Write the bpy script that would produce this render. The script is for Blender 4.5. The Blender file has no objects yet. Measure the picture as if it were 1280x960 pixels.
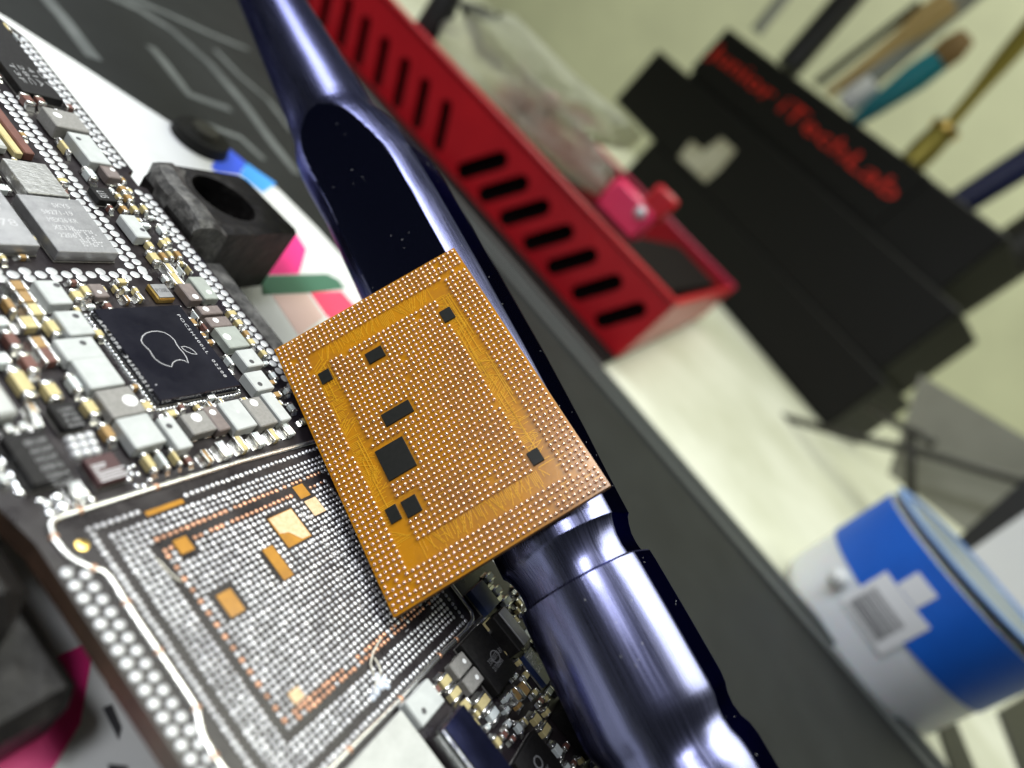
import bpy, bmesh, math, random
from mathutils import Vector, Matrix
random.seed(7)
S = 0.001                       # the script works in millimetres, Blender in metres
scene = bpy.context.scene
col = scene.collection

# ------------------------------------------------------------------ camera
F_PX, W_PX, H_PX, CAM_H = 800.0, 1280, 960, 22.0     # pinhole solved from the board's vanishing points
d1 = Vector((361.4, 136.5, -F_PX)).normalized()
nn = Vector((.64888916, .64524157, .40324455)); nn = (nn - d1 * nn.dot(d1)).normalized()
d2 = nn.cross(d1)
ROT = Matrix((d1, d2, nn))                           # world = ROT @ camera
CAM = Vector((0, 0, CAM_H))
cam_data = bpy.data.cameras.new('camera'); cam = bpy.data.objects.new('camera', cam_data)
col.objects.link(cam); scene.camera = cam
cam.matrix_world = Matrix.Translation(CAM * S) @ ROT.to_4x4()
cam_data.sensor_width = 36; cam_data.lens = F_PX / W_PX * 36
cam_data.clip_start = 0.001; cam_data.clip_end = 20
cam_data.dof.use_dof = True; cam_data.dof.focus_distance = 0.0322
cam_data.dof.aperture_fstop = cam_data.lens / 0.80

# ------------------------------------------------------------------ world and lamps
world = bpy.data.worlds.new('World'); scene.world = world; world.use_nodes = True
bg = world.node_tree.nodes['Background']
bg.inputs[0].default_value = (0.93, 1.0, 0.88, 1); bg.inputs[1].default_value = 0.055

def area(name, loc, target, sx, sy, power, color):
    l = bpy.data.lights.new(name, 'AREA'); l.shape = 'RECTANGLE'; l.size = sx * S; l.size_y = sy * S
    l.energy = power; l.color = color
    o = bpy.data.objects.new(name, l); col.objects.link(o)
    o.location = Vector(loc) * S
    o.rotation_euler = (Vector(target) - Vector(loc)).to_track_quat('-Z', 'Y').to_euler()
    return o
area('bench_lamp', (48, 118, 150), (44, 60, 0), 45, 270, 0.42, (0.93, 0.96, 1.0))
area('microscope_lamp', (-45, 45, 90), (22, 8, 0), 25, 25, 0.058, (0.95, 0.97, 1.0))
area('room_lamp', (300, -40, 700), (330, 20, 0), 500, 500, 6.3, (0.98, 1.0, 0.86))
scene.view_settings.view_transform = 'Standard'; scene.view_settings.look = 'None'
scene.view_settings.exposure = 0.0; scene.view_settings.gamma = 1.0
scene.view_settings.use_curve_mapping = False
scene.cycles.use_denoising = True
scene.cycles.max_bounces = 8

# ------------------------------------------------------------------ pixel -> place
def ray(x, y):
    return ROT @ Vector((x - W_PX / 2, H_PX / 2 - y, -F_PX))
def gp(x, y, z=0.0):                                  # where the pixel's ray meets the level z
    r = ray(x, y); t = (z - CAM_H) / r.z
    return Vector((r.x * t, r.y * t, z))
def on_plane(x, y, P, n):
    r = ray(x, y); t = (P - CAM).dot(n) / r.dot(n)
    return CAM + r * t
def zm(ox, oy, k=5.3333):                             # enlarged view -> photo pixel
    return lambda x, y: (ox + x / k, oy + y / k)
vA, vB, vC, vD, vE = zm(0, 200), zm(160, 200), zm(0, 340), zm(160, 360), zm(0, 480)
v0, vP, vQ, vG, vH = zm(0, 0, 4), zm(100, 360), zm(250, 540), zm(560, 780), zm(380, 760)
vK, v2, v4, v5 = zm(480, 680, 4), zm(60, 600), zm(250, 680), zm(140, 780)

# ------------------------------------------------------------------ materials
def mat(name, c, rough=0.5, metal=0.0, c2=None, nscale=900, cmin=0.35, cmax=0.7, bump=0.0, bscale=4000,
        coat=0.0, spec=0.5, rvar=0.0, aniso=0.0, trans=0.0, sss=0.0, stretch=None):
    m = bpy.data.materials.new(name); m.use_nodes = True
    nt = m.node_tree; b = nt.nodes['Principled BSDF']
    b.inputs['Base Color'].default_value = (*c, 1); b.inputs['Roughness'].default_value = rough
    b.inputs['Metallic'].default_value = metal; b.inputs['Coat Weight'].default_value = coat
    b.inputs['Coat Roughness'].default_value = 0.12
    b.inputs['Specular IOR Level'].default_value = spec
    b.inputs['Anisotropic'].default_value = aniso
    b.inputs['Transmission Weight'].default_value = trans
    if sss:
        b.inputs['Subsurface Weight'].default_value = sss; b.inputs['Subsurface Scale'].default_value = 0.002
    tc = nt.nodes.new('ShaderNodeTexCoord'); vec = tc.outputs['Object']
    if stretch:
        mp = nt.nodes.new('ShaderNodeMapping'); mp.inputs['Scale'].default_value = stretch
        nt.links.new(vec, mp.inputs[0]); vec = mp.outputs[0]
    if c2 is not None or rvar:
        n = nt.nodes.new('ShaderNodeTexNoise'); n.inputs['Scale'].default_value = nscale
        n.inputs['Detail'].default_value = 5; n.inputs['Roughness'].default_value = 0.65
        nt.links.new(vec, n.inputs['Vector'])
        r = nt.nodes.new('ShaderNodeMapRange'); r.inputs[1].default_value = cmin; r.inputs[2].default_value = cmax
        nt.links.new(n.outputs[0], r.inputs[0])
        if c2 is not None:
            mx = nt.nodes.new('ShaderNodeMix'); mx.data_type = 'RGBA'
            mx.inputs[6].default_value = (*c, 1); mx.inputs[7].default_value = (*c2, 1)
            nt.links.new(r.outputs[0], mx.inputs[0]); nt.links.new(mx.outputs[2], b.inputs['Base Color'])
        if rvar:
            a = nt.nodes.new('ShaderNodeMath'); a.operation = 'MULTIPLY_ADD'
            a.inputs[1].default_value = rvar; a.inputs[2].default_value = rough - rvar / 2
            nt.links.new(r.outputs[0], a.inputs[0]); nt.links.new(a.outputs[0], b.inputs['Roughness'])
    if bump:
        n2 = nt.nodes.new('ShaderNodeTexNoise'); n2.inputs['Scale'].default_value = bscale
        n2.inputs['Detail'].default_value = 3
        nt.links.new(vec, n2.inputs['Vector'])
        bp = nt.nodes.new('ShaderNodeBump'); bp.inputs['Strength'].default_value = 1.0
        bp.inputs['Distance'].default_value = bump * S
        nt.links.new(n2.outputs[0], bp.inputs['Height']); nt.links.new(bp.outputs[0], b.inputs['Normal'])
    return m
M = {}
M['pcb'] = mat('pcb_solder_mask', (0.011, 0.008, 0.010), 0.36, c2=(0.024, 0.019, 0.021), nscale=700, bump=0.012, bscale=2500, rvar=0.2, spec=0.35)
M['pcb_edge'] = mat('pcb_edge', (0.10, 0.055, 0.035), 0.6, c2=(0.05, 0.03, 0.02))
M['pad'] = mat('tinned_pad', (0.78, 0.79, 0.82), 0.32, 0.65, c2=(0.42, 0.42, 0.45), nscale=450, bump=0.01, bscale=6000)
M['via'] = mat('white_ground_pad', (0.60, 0.61, 0.63), 0.36, 0.35, c2=(0.46, 0.47, 0.49), nscale=3000)
M['copper_pad'] = mat('bare_copper_pad', (0.66, 0.36, 0.23), 0.35, 0.7)
M['gold_pad'] = mat('amber_laminate', (0.44, 0.20, 0.012), 0.3, c2=(0.34, 0.15, 0.01), nscale=1500, coat=0.4)
M['beige_pad'] = mat('sanded_laminate', (0.62, 0.40, 0.22), 0.6, c2=(0.75, 0.56, 0.36), nscale=5000, bump=0.02, bscale=9000)
M['solder'] = mat('solder', (0.80, 0.81, 0.83), 0.22, 1.0, bump=0.02, bscale=3500, rvar=0.15, c2=(0.62, 0.63, 0.66))
M['terminal'] = mat('tin_terminal', (0.74, 0.74, 0.73), 0.27, 0.95, bump=0.012, bscale=4000, c2=(0.62, 0.61, 0.58), nscale=2500)
M['cap_y'] = mat('ceramic_straw', (0.56, 0.48, 0.25), 0.42, c2=(0.47, 0.38, 0.17), nscale=1800)
M['cap_o'] = mat('ceramic_ochre', (0.37, 0.235, 0.09), 0.42, c2=(0.29, 0.17, 0.06), nscale=1800)
M['cap_b'] = mat('ceramic_maroon', (0.17, 0.072, 0.055), 0.42, c2=(0.12, 0.05, 0.04), nscale=1800)
M['cap_w'] = mat('ceramic_grey', (0.62, 0.66, 0.66), 0.42, c2=(0.52, 0.57, 0.58), nscale=1800)
M['ind_w'] = mat('pale_grey_ferrite', (0.475, 0.495, 0.495), 0.48, c2=(0.40, 0.42, 0.42), nscale=1200, bump=0.004, bscale=9000)
M['ind_g'] = mat('mid_grey_ferrite', (0.20, 0.195, 0.185), 0.5, c2=(0.27, 0.26, 0.25), nscale=7000, bump=0.006, bscale=9000)
M['ind_v'] = mat('green_grey_ferrite', (0.33, 0.36, 0.33), 0.5, c2=(0.28, 0.30, 0.28), nscale=2500)
M['ind_b'] = mat('brown_grey_ferrite', (0.15, 0.12, 0.115), 0.5, c2=(0.20, 0.165, 0.155), nscale=3500, bump=0.006, bscale=9000)
M['white_ink'] = mat('white_ink', (0.82, 0.83, 0.84), 0.5)
M['grey_ink'] = mat('grey_ink', (0.50, 0.50, 0.52), 0.5)
M['dim_ink'] = mat('dim_ink', (0.24, 0.24, 0.25), 0.6)
M['navy_mirror'] = mat('navy_mirror', (0.03, 0.034, 0.075), 0.2, 0.9, rvar=0.1, nscale=900)
M['dark_ink'] = mat('dark_ink', (0.05, 0.05, 0.055), 0.5)
M['die'] = mat('mirror_black_silicon', (0.008, 0.008, 0.014), 0.16, c2=(0.016, 0.016, 0.024), nscale=500, rvar=0.1)
M['epoxy'] = mat('black_epoxy', (0.007, 0.0065, 0.007), 0.55, spec=0.22, c2=(0.016, 0.015, 0.015), nscale=6000, bump=0.006, bscale=9000)
M['blue_die'] = mat('blue_black_silicon', (0.02, 0.032, 0.09), 0.2, c2=(0.03, 0.05, 0.13), nscale=500)
M['maroon_die'] = mat('maroon_epoxy', (0.06, 0.022, 0.024), 0.42)
M['can'] = mat('sputtered_can', (0.42, 0.42, 0.43), 0.42, 0.75, c2=(0.30, 0.30, 0.31), nscale=900, bump=0.006, bscale=7000)
M['can_rough'] = mat('brushed_can', (0.58, 0.58, 0.57), 0.38, 0.8, c2=(0.40, 0.40, 0.39), nscale=2500, bump=0.03, bscale=3000, stretch=(1, 3, 1))
M['shield'] = mat('pale_shield', (0.45, 0.46, 0.45), 0.5, 0.2, c2=(0.38, 0.39, 0.38), nscale=1500, bump=0.006)
M['gold'] = mat('gold_plate', (0.80, 0.55, 0.16), 0.28, 1.0)
M['underfill'] = mat('underfill_resin', (0.10, 0.095, 0.09), 0.25, c2=(0.17, 0.165, 0.16), nscale=3000, bump=0.02, bscale=3000)
M['lam'] = mat('orange_laminate', (0.50, 0.205, 0.004), 0.34, c2=(0.30, 0.112, 0.003), nscale=350, cmin=.45, cmax=.75, rvar=.15, coat=0.35, bump=0.004, bscale=3000)
M['trace'] = mat('gold_trace', (0.72, 0.36, 0.014), 0.3, 0.15, coat=0.3)
M['ball'] = mat('solder_ball', (0.80, 0.58, 0.46), 0.2, 1.0)
M['lam_edge'] = mat('laminate_edge', (0.16, 0.075, 0.02), 0.55, c2=(0.09, 0.04, 0.012))
M['black_pas'] = mat('black_passive', (0.007, 0.008, 0.007), 0.45, c2=(0.012, 0.012, 0.011), nscale=5000, spec=0.25)
M['steel'] = mat('blued_steel', (0.12, 0.128, 0.245), 0.28, 1.0, c2=(0.21, 0.218, 0.36), nscale=350, rvar=0.12, bump=0.002, bscale=1500, aniso=0.4)
M['flat'] = mat('blued_flat_dark_reflection', (0.045, 0.05, 0.13), 0.18, 1.0)  # darker than the steel: the flats' dark reflection is put into the colour
M['flat'].node_tree.nodes['Principled BSDF'].inputs['Specular Tint'].default_value = (.1, .1, .22, 1)
M['steel'].node_tree.nodes['Principled BSDF'].inputs['Specular Tint'].default_value = (.3, .3, .5, 1)
M['rubber'] = mat('worn_black_clamp', (0.010, 0.009, 0.009), 0.5, c2=(0.045, 0.042, 0.040), nscale=900, cmin=0.52, cmax=0.85, bump=0.16, bscale=900, spec=0.18)
M['worn'] = mat('worn_grey_clamp', (0.022, 0.021, 0.021), 0.55, c2=(0.17, 0.165, 0.16), nscale=1100, cmin=.42, cmax=.78, bump=0.16, bscale=1100)
M['plate'] = mat('white_fixture', (0.74, 0.755, 0.76), 0.42, c2=(0.66, 0.67, 0.66), nscale=120, cmin=0.5, cmax=0.75)
M['magenta'] = mat('magenta_print', (0.85, 0.035, 0.25), 0.45)
M['coral'] = mat('coral_print', (0.85, 0.06, 0.14), 0.45)
M['green'] = mat('green_print', (0.05, 0.15, 0.095), 0.5)
M['blue'] = mat('blue_print', (0.045, 0.11, 0.75), 0.45)
M['sky'] = mat('cyan_print', (0.06, 0.33, 0.85), 0.45)
M['blush'] = mat('blush_print', (0.70, 0.50, 0.46), 0.5)
M['mat'] = mat('charcoal_silicone', (0.0095, 0.0105, 0.010), 0.62, c2=(0.014, 0.0155, 0.015), spec=0.22, nscale=150, bump=0.02, bscale=2500)
M['matline'] = mat('mat_print', (0.11, 0.12, 0.118), 0.6, c2=(0.05, 0.056, 0.056), nscale=200)
M['lip'] = mat('silicone_lip', (0.06, 0.066, 0.066), 0.5)
M['bench'] = mat('cream_bench', (0.66, 0.67, 0.57), 0.45, c2=(0.47, 0.48, 0.36), nscale=22, cmin=.42, cmax=.72)
M['wall'] = mat('cream_wall', (0.64, 0.655, 0.47), 0.8, c2=(0.50, 0.51, 0.37), nscale=5)
M['red'] = mat('red_plastic', (0.42, 0.006, 0.012), 0.36, c2=(0.34, 0.004, 0.010), nscale=60)
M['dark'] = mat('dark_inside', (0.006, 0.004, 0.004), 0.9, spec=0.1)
M['pink_gloss'] = mat('pink_plastic', (0.62, 0.03, 0.10), 0.3)
M['film'] = mat('crumpled_film', (0.66, 0.67, 0.55), 0.28, trans=0.75, bump=1.2, bscale=180)
M['film'].node_tree.nodes['Principled BSDF'].inputs['IOR'].default_value = 1.12
M['black_print'] = mat('black_printed_plastic', (0.0035, 0.0035, 0.003), 0.55, spec=0.25, bump=0.06, bscale=700)
M['red_letter'] = mat('red_letter', (0.62, 0.02, 0.008), 0.5)
M['paper'] = mat('white_paper', (0.76, 0.77, 0.79), 0.6)
M['jar'] = mat('frosted_jar', (0.74, 0.76, 0.80), 0.4, sss=0.3)
M['tape'] = mat('blue_tape', (0.004, 0.12, 0.62), 0.5, c2=(0.003, 0.095, 0.52), nscale=90)
M['lid'] = mat('blue_lid', (0.10, 0.20, 0.45), 0.35)
M['beige'] = mat('beige_paper', (0.55, 0.54, 0.44), 0.6, c2=(.3, .28, .18), nscale=90)
M['wood'] = mat('pale_wood', (0.62, 0.45, 0.20), 0.5, c2=(0.50, 0.34, 0.14), nscale=80, stretch=(1, 1, 0.1))
M['teal'] = mat('teal_plastic', (0.008, 0.20, 0.26), 0.4)
M['brass'] = mat('brass_tool', (0.35, 0.29, 0.06), 0.35, 0.7)
M['black_rod'] = mat('black_rod', (0.012, 0.012, 0.012), 0.4)
M['navy'] = mat('navy_rod', (0.010, 0.014, 0.07), 0.4)
M['iron'] = mat('dark_iron', (0.025, 0.024, 0.018), 0.5)
M['grey_panel'] = mat('grey_panel', (0.30, 0.30, 0.25), 0.5, c2=(.22, .22, .18), nscale=30)
M['steel_rod'] = mat('grey_rod', (0.32, 0.33, 0.30), 0.4, 0.4)
M['bristle'] = mat('brown_bristle', (0.20, 0.12, 0.04), 0.7)
M['fibre'] = mat('pale_fibre', (0.75, 0.72, 0.62), 0.5)
M['flux'] = mat('flux_residue', (0.60, 0.66, 0.78), 0.18, c2=(0.42, 0.46, 0.55), nscale=2500, bump=0.05, bscale=2500)

# ------------------------------------------------------------------ mesh helpers
ORG = {}
class MB:
    def __init__(s): s.v = []; s.f = []
    def add(s, vs, fs):
        o = len(s.v); s.v += [tuple(v) for v in vs]; s.f += [tuple(i + o for i in f) for f in fs]
    def cbox(s, c, size, ch=0.04, X=Vector((1, 0, 0)), Y=Vector((0, 1, 0)), Z=Vector((0, 0, 1)), taper=0.0):
        c = Vector(c); h = [q / 2 for q in size]; ch = min(ch, *(q * 0.45 for q in h)); vs = []
        idx = {}
        for i, sg in enumerate([(a, b, d) for a in (-1, 1) for b in (-1, 1) for d in (-1, 1)]):
            k = 1 + taper * (1 if sg[2] < 0 else 0)
            for ax in range(3):
                p = [sg[q] * (h[q] - (0 if q == ax else ch)) for q in range(3)]
                p[0] *= k; p[1] *= k
                idx[(sg, ax)] = len(vs); vs.append(c + X * p[0] + Y * p[1] + Z * p[2])
        fs = []
        for ax in range(3):
            u, w = [q for q in range(3) if q != ax]
            for sd in (-1, 1):
                f = []
                for a, b in ((-1, -1), (1, -1), (1, 1), (-1, 1)):
                    sg = [0, 0, 0]; sg[ax] = sd; sg[u] = a; sg[w] = b
                    f.append(idx[(tuple(sg), ax)])
                fs.append(f)
            for a in (-1, 1):
                for b in (-1, 1):           # edges running along ax, between faces u and w
                    s1 = [0, 0, 0]; s1[u] = a; s1[w] = b; s2 = list(s1); s1[ax] = -1; s2[ax] = 1
                    fs.append([idx[(tuple(s1), u)], idx[(tuple(s2), u)], idx[(tuple(s2), w)], idx[(tuple(s1), w)]])
        for sg in [(a, b, d) for a in (-1, 1) for b in (-1, 1) for d in (-1, 1)]:
            fs.append([idx[(sg, 0)], idx[(sg, 1)], idx[(sg, 2)]])
        s.add(vs, fs)
    def prism(s, pts, lo, hi):                       # outline in plan, between two levels
        n = len(pts)
        vs = [Vector((p[0], p[1], lo)) for p in pts] + [Vector((p[0], p[1], hi)) for p in pts]
        s.add(vs, [list(range(n))[::-1], list(range(n, 2 * n))] + [[i, (i + 1) % n, n + (i + 1) % n, n + i] for i in range(n)])
    def slab(s, pts, off):                           # 3D outline pushed along off
        n = len(pts); off = Vector(off); pts = [Vector(p) for p in pts]
        s.add(pts + [p + off for p in pts], [list(range(n))[::-1], list(range(n, 2 * n))] + [[i, (i + 1) % n, n + (i + 1) % n, n + i] for i in range(n)])
    def tube(s, pts, rad, n=8, cap=True, flat=1.0):
        pts = [Vector(p) for p in pts]; rads = rad if isinstance(rad, (list, tuple)) else [rad] * len(pts)
        vs = []; up = None
        for i, p in enumerate(pts):
            t = (pts[min(i + 1, len(pts) - 1)] - pts[max(i - 1, 0)]).normalized()
            if up is None: up = Vector((0, 0, 1)) if abs(t.z) < 0.9 else Vector((1, 0, 0))
            a = t.cross(up).normalized(); b = a.cross(t).normalized(); up = b
            for k in range(n):
                q = 2 * math.pi * k / n
                vs.append(p + (a * math.cos(q) + b * math.sin(q) * flat) * rads[i])
        fs = []
        for i in range(len(pts) - 1):
            for k in range(n):
                fs.append([i * n + k, i * n + (k + 1) % n, (i + 1) * n + (k + 1) % n, (i + 1) * n + k])
        if cap:
            fs.append(list(range(n))[::-1]); fs.append([(len(pts) - 1) * n + k for k in range(n)])
        s.add(vs, fs)
    def dome(s, c, r, h, n=8, rings=2, X=Vector((1, 0, 0)), Y=Vector((0, 1, 0)), Z=Vector((0, 0, 1)), sink=0.0, sx=1.0, full=False):
        c = Vector(c); vs = []; a0 = -0.6 if full else 0.0
        for j in range(rings):
            a = a0 + (math.pi / 2 - a0) * j / rings
            for k in range(n):
                q = 2 * math.pi * k / n
                vs.append(c + X * (r * sx * math.cos(a) * math.cos(q)) + Y * (r * math.cos(a) * math.sin(q)) + Z * (h * math.sin(a) - sink))
        vs.append(c + Z * (h - sink)); top = len(vs) - 1; fs = []
        for j in range(rings - 1):
            for k in range(n):
                fs.append([j * n + k, j * n + (k + 1) % n, (j + 1) * n + (k + 1) % n, (j + 1) * n + k])
        for k in range(n): fs.append([(rings - 1) * n + k, (rings - 1) * n + (k + 1) % n, top])
        s.add(vs, fs)
    def strip(s, pts, w, thick, Z=Vector((0, 0, 1)), closed=False):
        pts = [Vector(p) for p in pts]; n = len(pts); L = []; Rr = []
        for i, p in enumerate(pts):
            a = pts[(i - 1) % n] if closed or i > 0 else p; b = pts[(i + 1) % n] if closed or i < n - 1 else p
            t = (b - a).normalized(); q = Z.cross(t).normalized() * w / 2
            L.append(p + q); Rr.append(p - q)
        vs = []
        for i in range(n): vs += [L[i], Rr[i], Rr[i] + Z * thick, L[i] + Z * thick]
        fs = []
        for i in range(n if closed else n - 1):
            a = 4 * i; b = 4 * ((i + 1) % n)
            for k in range(4): fs.append([a + k, a + (k + 1) % 4, b + (k + 1) % 4, b + k])
        if not closed: fs += [[0, 1, 2, 3], [4 * (n - 1) + k for k in (3, 2, 1, 0)]]
        s.add(vs, fs)
    def build(s, name, m, parent=None, smooth=None, label=None, kind=None):
        me = bpy.data.meshes.new(name)
        org = ORG.get(parent.name, Vector((0, 0, 0))) if parent else Vector((0, 0, 0))
        me.from_pydata([((x - org.x) * S, (y - org.y) * S, (z - org.z) * S) for x, y, z in s.v], [], s.f)
        bm = bmesh.new(); bm.from_mesh(me); bmesh.ops.recalc_face_normals(bm, faces=bm.faces); bm.to_mesh(me); bm.free()
        if smooth:
            me.polygons.foreach_set('use_smooth', [True] * len(me.polygons))
            if smooth is not True: me.set_sharp_from_angle(angle=math.radians(smooth))
        me.materials.append(m)
        o = bpy.data.objects.new(name, me); col.objects.link(o)
        if parent: o.parent = parent
        ORG[o.name] = org
        if label: o['label'] = label
        if kind: o['kind'] = kind
        return o
def thing(name, label, cat, loc, group=None):
    o = bpy.data.objects.new(name, None); o.empty_display_size = 0.005; col.objects.link(o)
    o.location = Vector(loc) * S; ORG[o.name] = Vector(loc)
    o['label'] = label; o['category'] = cat
    if group: o['group'] = group
    return o
def tag(o, label, cat, group=None):
    o['label'] = label; o['category'] = cat
    if group: o['group'] = group
    return o
def text(name, s, origin, X, Y, length, height, m, parent, thick=0.006, spacing=1.0):
    cu = bpy.data.curves.new(name, 'FONT'); cu.body = s; cu.size = 1; cu.resolution_u = 2; cu.space_character = spacing
    t = bpy.data.objects.new('tmp', cu); col.objects.link(t)
    me = bpy.data.meshes.new_from_object(t.evaluated_get(bpy.context.evaluated_depsgraph_get()))
    bpy.data.objects.remove(t); bpy.data.curves.remove(cu)
    vs = [v.co.copy() for v in me.vertices]; fs = [tuple(p.vertices) for p in me.polygons]
    bpy.data.meshes.remove(me)
    x0 = min(v.x for v in vs); x1 = max(v.x for v in vs); y0 = min(v.y for v in vs); y1 = max(v.y for v in vs)
    X = Vector(X).normalized(); Y = Vector(Y).normalized(); Z = X.cross(Y)
    mb = MB(); mb.add([Vector(origin) + X * ((v.x - x0) / (x1 - x0) * length) + Y * ((v.y - y0) / (y1 - y0) * height) + Z * thick for v in vs], fs)
    me_o = mb.build(name, m, parent)
    return me_o
def plate_with_holes(name, outer, holes, m, parent, O, X, Y, thick):
    cu = bpy.data.curves.new(name, 'CURVE'); cu.dimensions = '2D'; cu.fill_mode = 'BOTH'; cu.extrude = thick / 2
    for pts in [outer] + holes:
        sp = cu.splines.new('POLY'); sp.points.add(len(pts) - 1); sp.use_cyclic_u = True
        for q, p in zip(sp.points, pts): q.co = (p[0], p[1], 0, 1)
    t = bpy.data.objects.new('tmp', cu); col.objects.link(t)
    me = bpy.data.meshes.new_from_object(t.evaluated_get(bpy.context.evaluated_depsgraph_get()))
    bpy.data.objects.remove(t); bpy.data.curves.remove(cu)
    X = Vector(X).normalized(); Y = Vector(Y).normalized(); Z = X.cross(Y)
    mb = MB(); mb.add([Vector(O) + X * v.co.x + Y * v.co.y + Z * v.co.z for v in me.vertices], [tuple(p.vertices) for p in me.polygons])
    bpy.data.meshes.remove(me)
    return mb.build(name, m, parent)
def stadium(cx, cy, length, wid, ang, n=6):
    pts = []
    for e in (1, -1):
        for k in range(n + 1):
            a = -math.pi / 2 + math.pi * k / n + (0 if e > 0 else math.pi)
            x = e * (length - wid) / 2 + wid / 2 * math.cos(a); y = wid / 2 * math.sin(a)
            pts.append((cx + x * math.cos(ang) - y * math.sin(ang), cy + x * math.sin(ang) + y * math.cos(ang)))
    return pts

Z_BENCH, Z_MAT, Z_PLATE = -11.0, -9.0, -5.0
# ------------------------------------------------------------------ setting
def struct(mb, name, m, smooth=None):
    o = mb.build(name, m, None, smooth); o['kind'] = 'structure'; return o
b = MB(); b.prism([(-350, -700), (700, -700), (700, 900), (-350, 900)], Z_BENCH - 20, Z_BENCH); struct(b, 'bench_top', M['bench'])
b = MB(); b.prism([(700, -900), (720, -900), (720, 1300), (700, 1300)], -60, 900); struct(b, 'back_wall', M['wall'])
m0, m1 = gp(752, 466, Z_MAT), gp(1172, 955, Z_MAT)
md = (m1 - m0).normalized(); mn = Vector((md.y, -md.x, 0)); mn = mn if mn.x < 0 else -mn      # mn points back to the board
e0 = m0 - md * 420; e1 = m0 + md * 190
b = MB(); b.prism([e0, e1, e1 + mn * 230, e0 + mn * 230], Z_BENCH + .004, Z_MAT)
mat_o = struct(b, 'work_mat', M['mat'])
for k, (off, w, h) in enumerate([(1.0, 2.0, .9), (4.2, 2.2, .5)]):
    b = MB(); b.strip([e0 + mn * off + Vector((0, 0, .002)), e1 + mn * off + Vector((0, 0, .002))], w, h); b.build('rim', M['lip'], mat_o)
lines = [([(120, -12), (170, 10), (215, 38), (262, 80), (305, 130), (340, 178), (372, 218)], 2.2), ([(150, -8), (215, 20), (262, 42), (310, 62)], 1.5),
         ([(50, -12), (66, 8), (80, 24), (98, 48), (118, 74)], 2.6), ([(188, 58), (205, 78), (222, 100), (236, 118), (262, 128), (288, 137)], 2.0),
         ([(228, 150), (262, 158), (300, 172), (330, 200)], 1.5), ([(268, 62), (300, 95), (335, 125), (365, 165)], 1.4)]
for pts, w in lines:
    b = MB(); b.strip([gp(x, y, Z_MAT + .003) for x, y in pts], w * .62, .05); b.build('printed_line', M['matline'], mat_o)

# ------------------------------------------------------------------ white fixture under the board
fx = thing('repair_fixture', 'white fixture plate with coloured print, lying under the circuit board', 'fixture', (30, 10, Z_MAT))
edge = [gp(x, y, Z_PLATE) for x, y in [(-60, -24), (0, 10), (100, 73), (215, 147), (300, 200), (352, 232), (400, 280), (452, 338), (520, 430), (580, 540)]]
outl = [(p.x, p.y) for p in edge] + [(48, -40), (-10, -40), (-30, 30), (-10, 70)]
def inset(pts, d):
    out = []
    n = len(pts)
    cx = sum(p[0] for p in pts) / n; cy = sum(p[1] for p in pts) / n
    for p in pts:
        v = Vector((p[0] - cx, p[1] - cy)); out.append((p[0] - v.normalized().x * d, p[1] - v.normalized().y * d))
    return out
b = MB(); n = len(outl); lv = [(0, Z_MAT + .004), (0, Z_PLATE - 1.2), (.35, Z_PLATE - .35), (1.2, Z_PLATE)]
vs = []
for d, z in lv: vs += [Vector((p[0], p[1], z)) for p in inset(outl, d)]
fs = [list(range(n))[::-1], [3 * n + i for i in range(n)]]
for j in range(3): fs += [[j * n + i, j * n + (i + 1) % n, (j + 1) * n + (i + 1) % n, (j + 1) * n + i] for i in range(n)]
b.add(vs, fs); b.build('base_plate', M['plate'], fx, 40)
v8 = zm(160, 120, 3)
def patch(pts, m, z=Z_PLATE + .003, name='printed_patch', t=.03):
    b = MB(); b.prism([gp(x, y, z) for x, y in pts], z, z + t); b.build(name, M[m], fx)
patch([v8(*p) for p in [(480, 690), (590, 535), (628, 512), (668, 575), (655, 622), (640, 668), (500, 672)]], 'magenta')
patch([v8(*p) for p in [(500, 676), (745, 668), (790, 690), (812, 722), (690, 738), (505, 745)]], 'green', Z_PLATE + .036)
patch([v8(*p) for p in [(683, 738), (800, 732), (860, 800), (780, 850), (745, 825)]], 'coral')
patch([v8(*p) for p in [(540, 748), (675, 742), (735, 830), (640, 900)]], 'blush')
patch([v8(*p) for p in [(318, 148), (345, 170), (440, 250), (418, 296), (330, 285), (312, 268), (335, 225)]], 'blue')
patch([v8(*p) for p in [(442, 251), (555, 330), (505, 362), (420, 297)]], 'sky')
patch([(-120, 960), (-40, 880), (50, 830), (118, 800), (100, 905), (52, 985), (20, 1060), (-80, 1060)], 'magenta')
for q in ([(128, 885), (140, 880), (152, 910), (148, 925), (138, 905)], [(132, 845), (146, 852), (144, 866), (136, 862)], [(135, 955), (160, 958), (156, 985), (138, 980)]):
    patch(q, 'dark_ink')
c = gp(249, 178, Z_PLATE)
b = MB(); b.tube([c + Vector((0, 0, .004)), c + Vector((0, 0, 1.0))], [2.5, 2.3], 28); kb = b.build('knob', M['black_print'], fx, 40)
b = MB(); b.tube([c + Vector((0, 0, 1.004)), c + Vector((0, 0, 1.5))], [1.25, 1.1], 20); b.build('screw', M['iron'], kb, 40)

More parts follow.
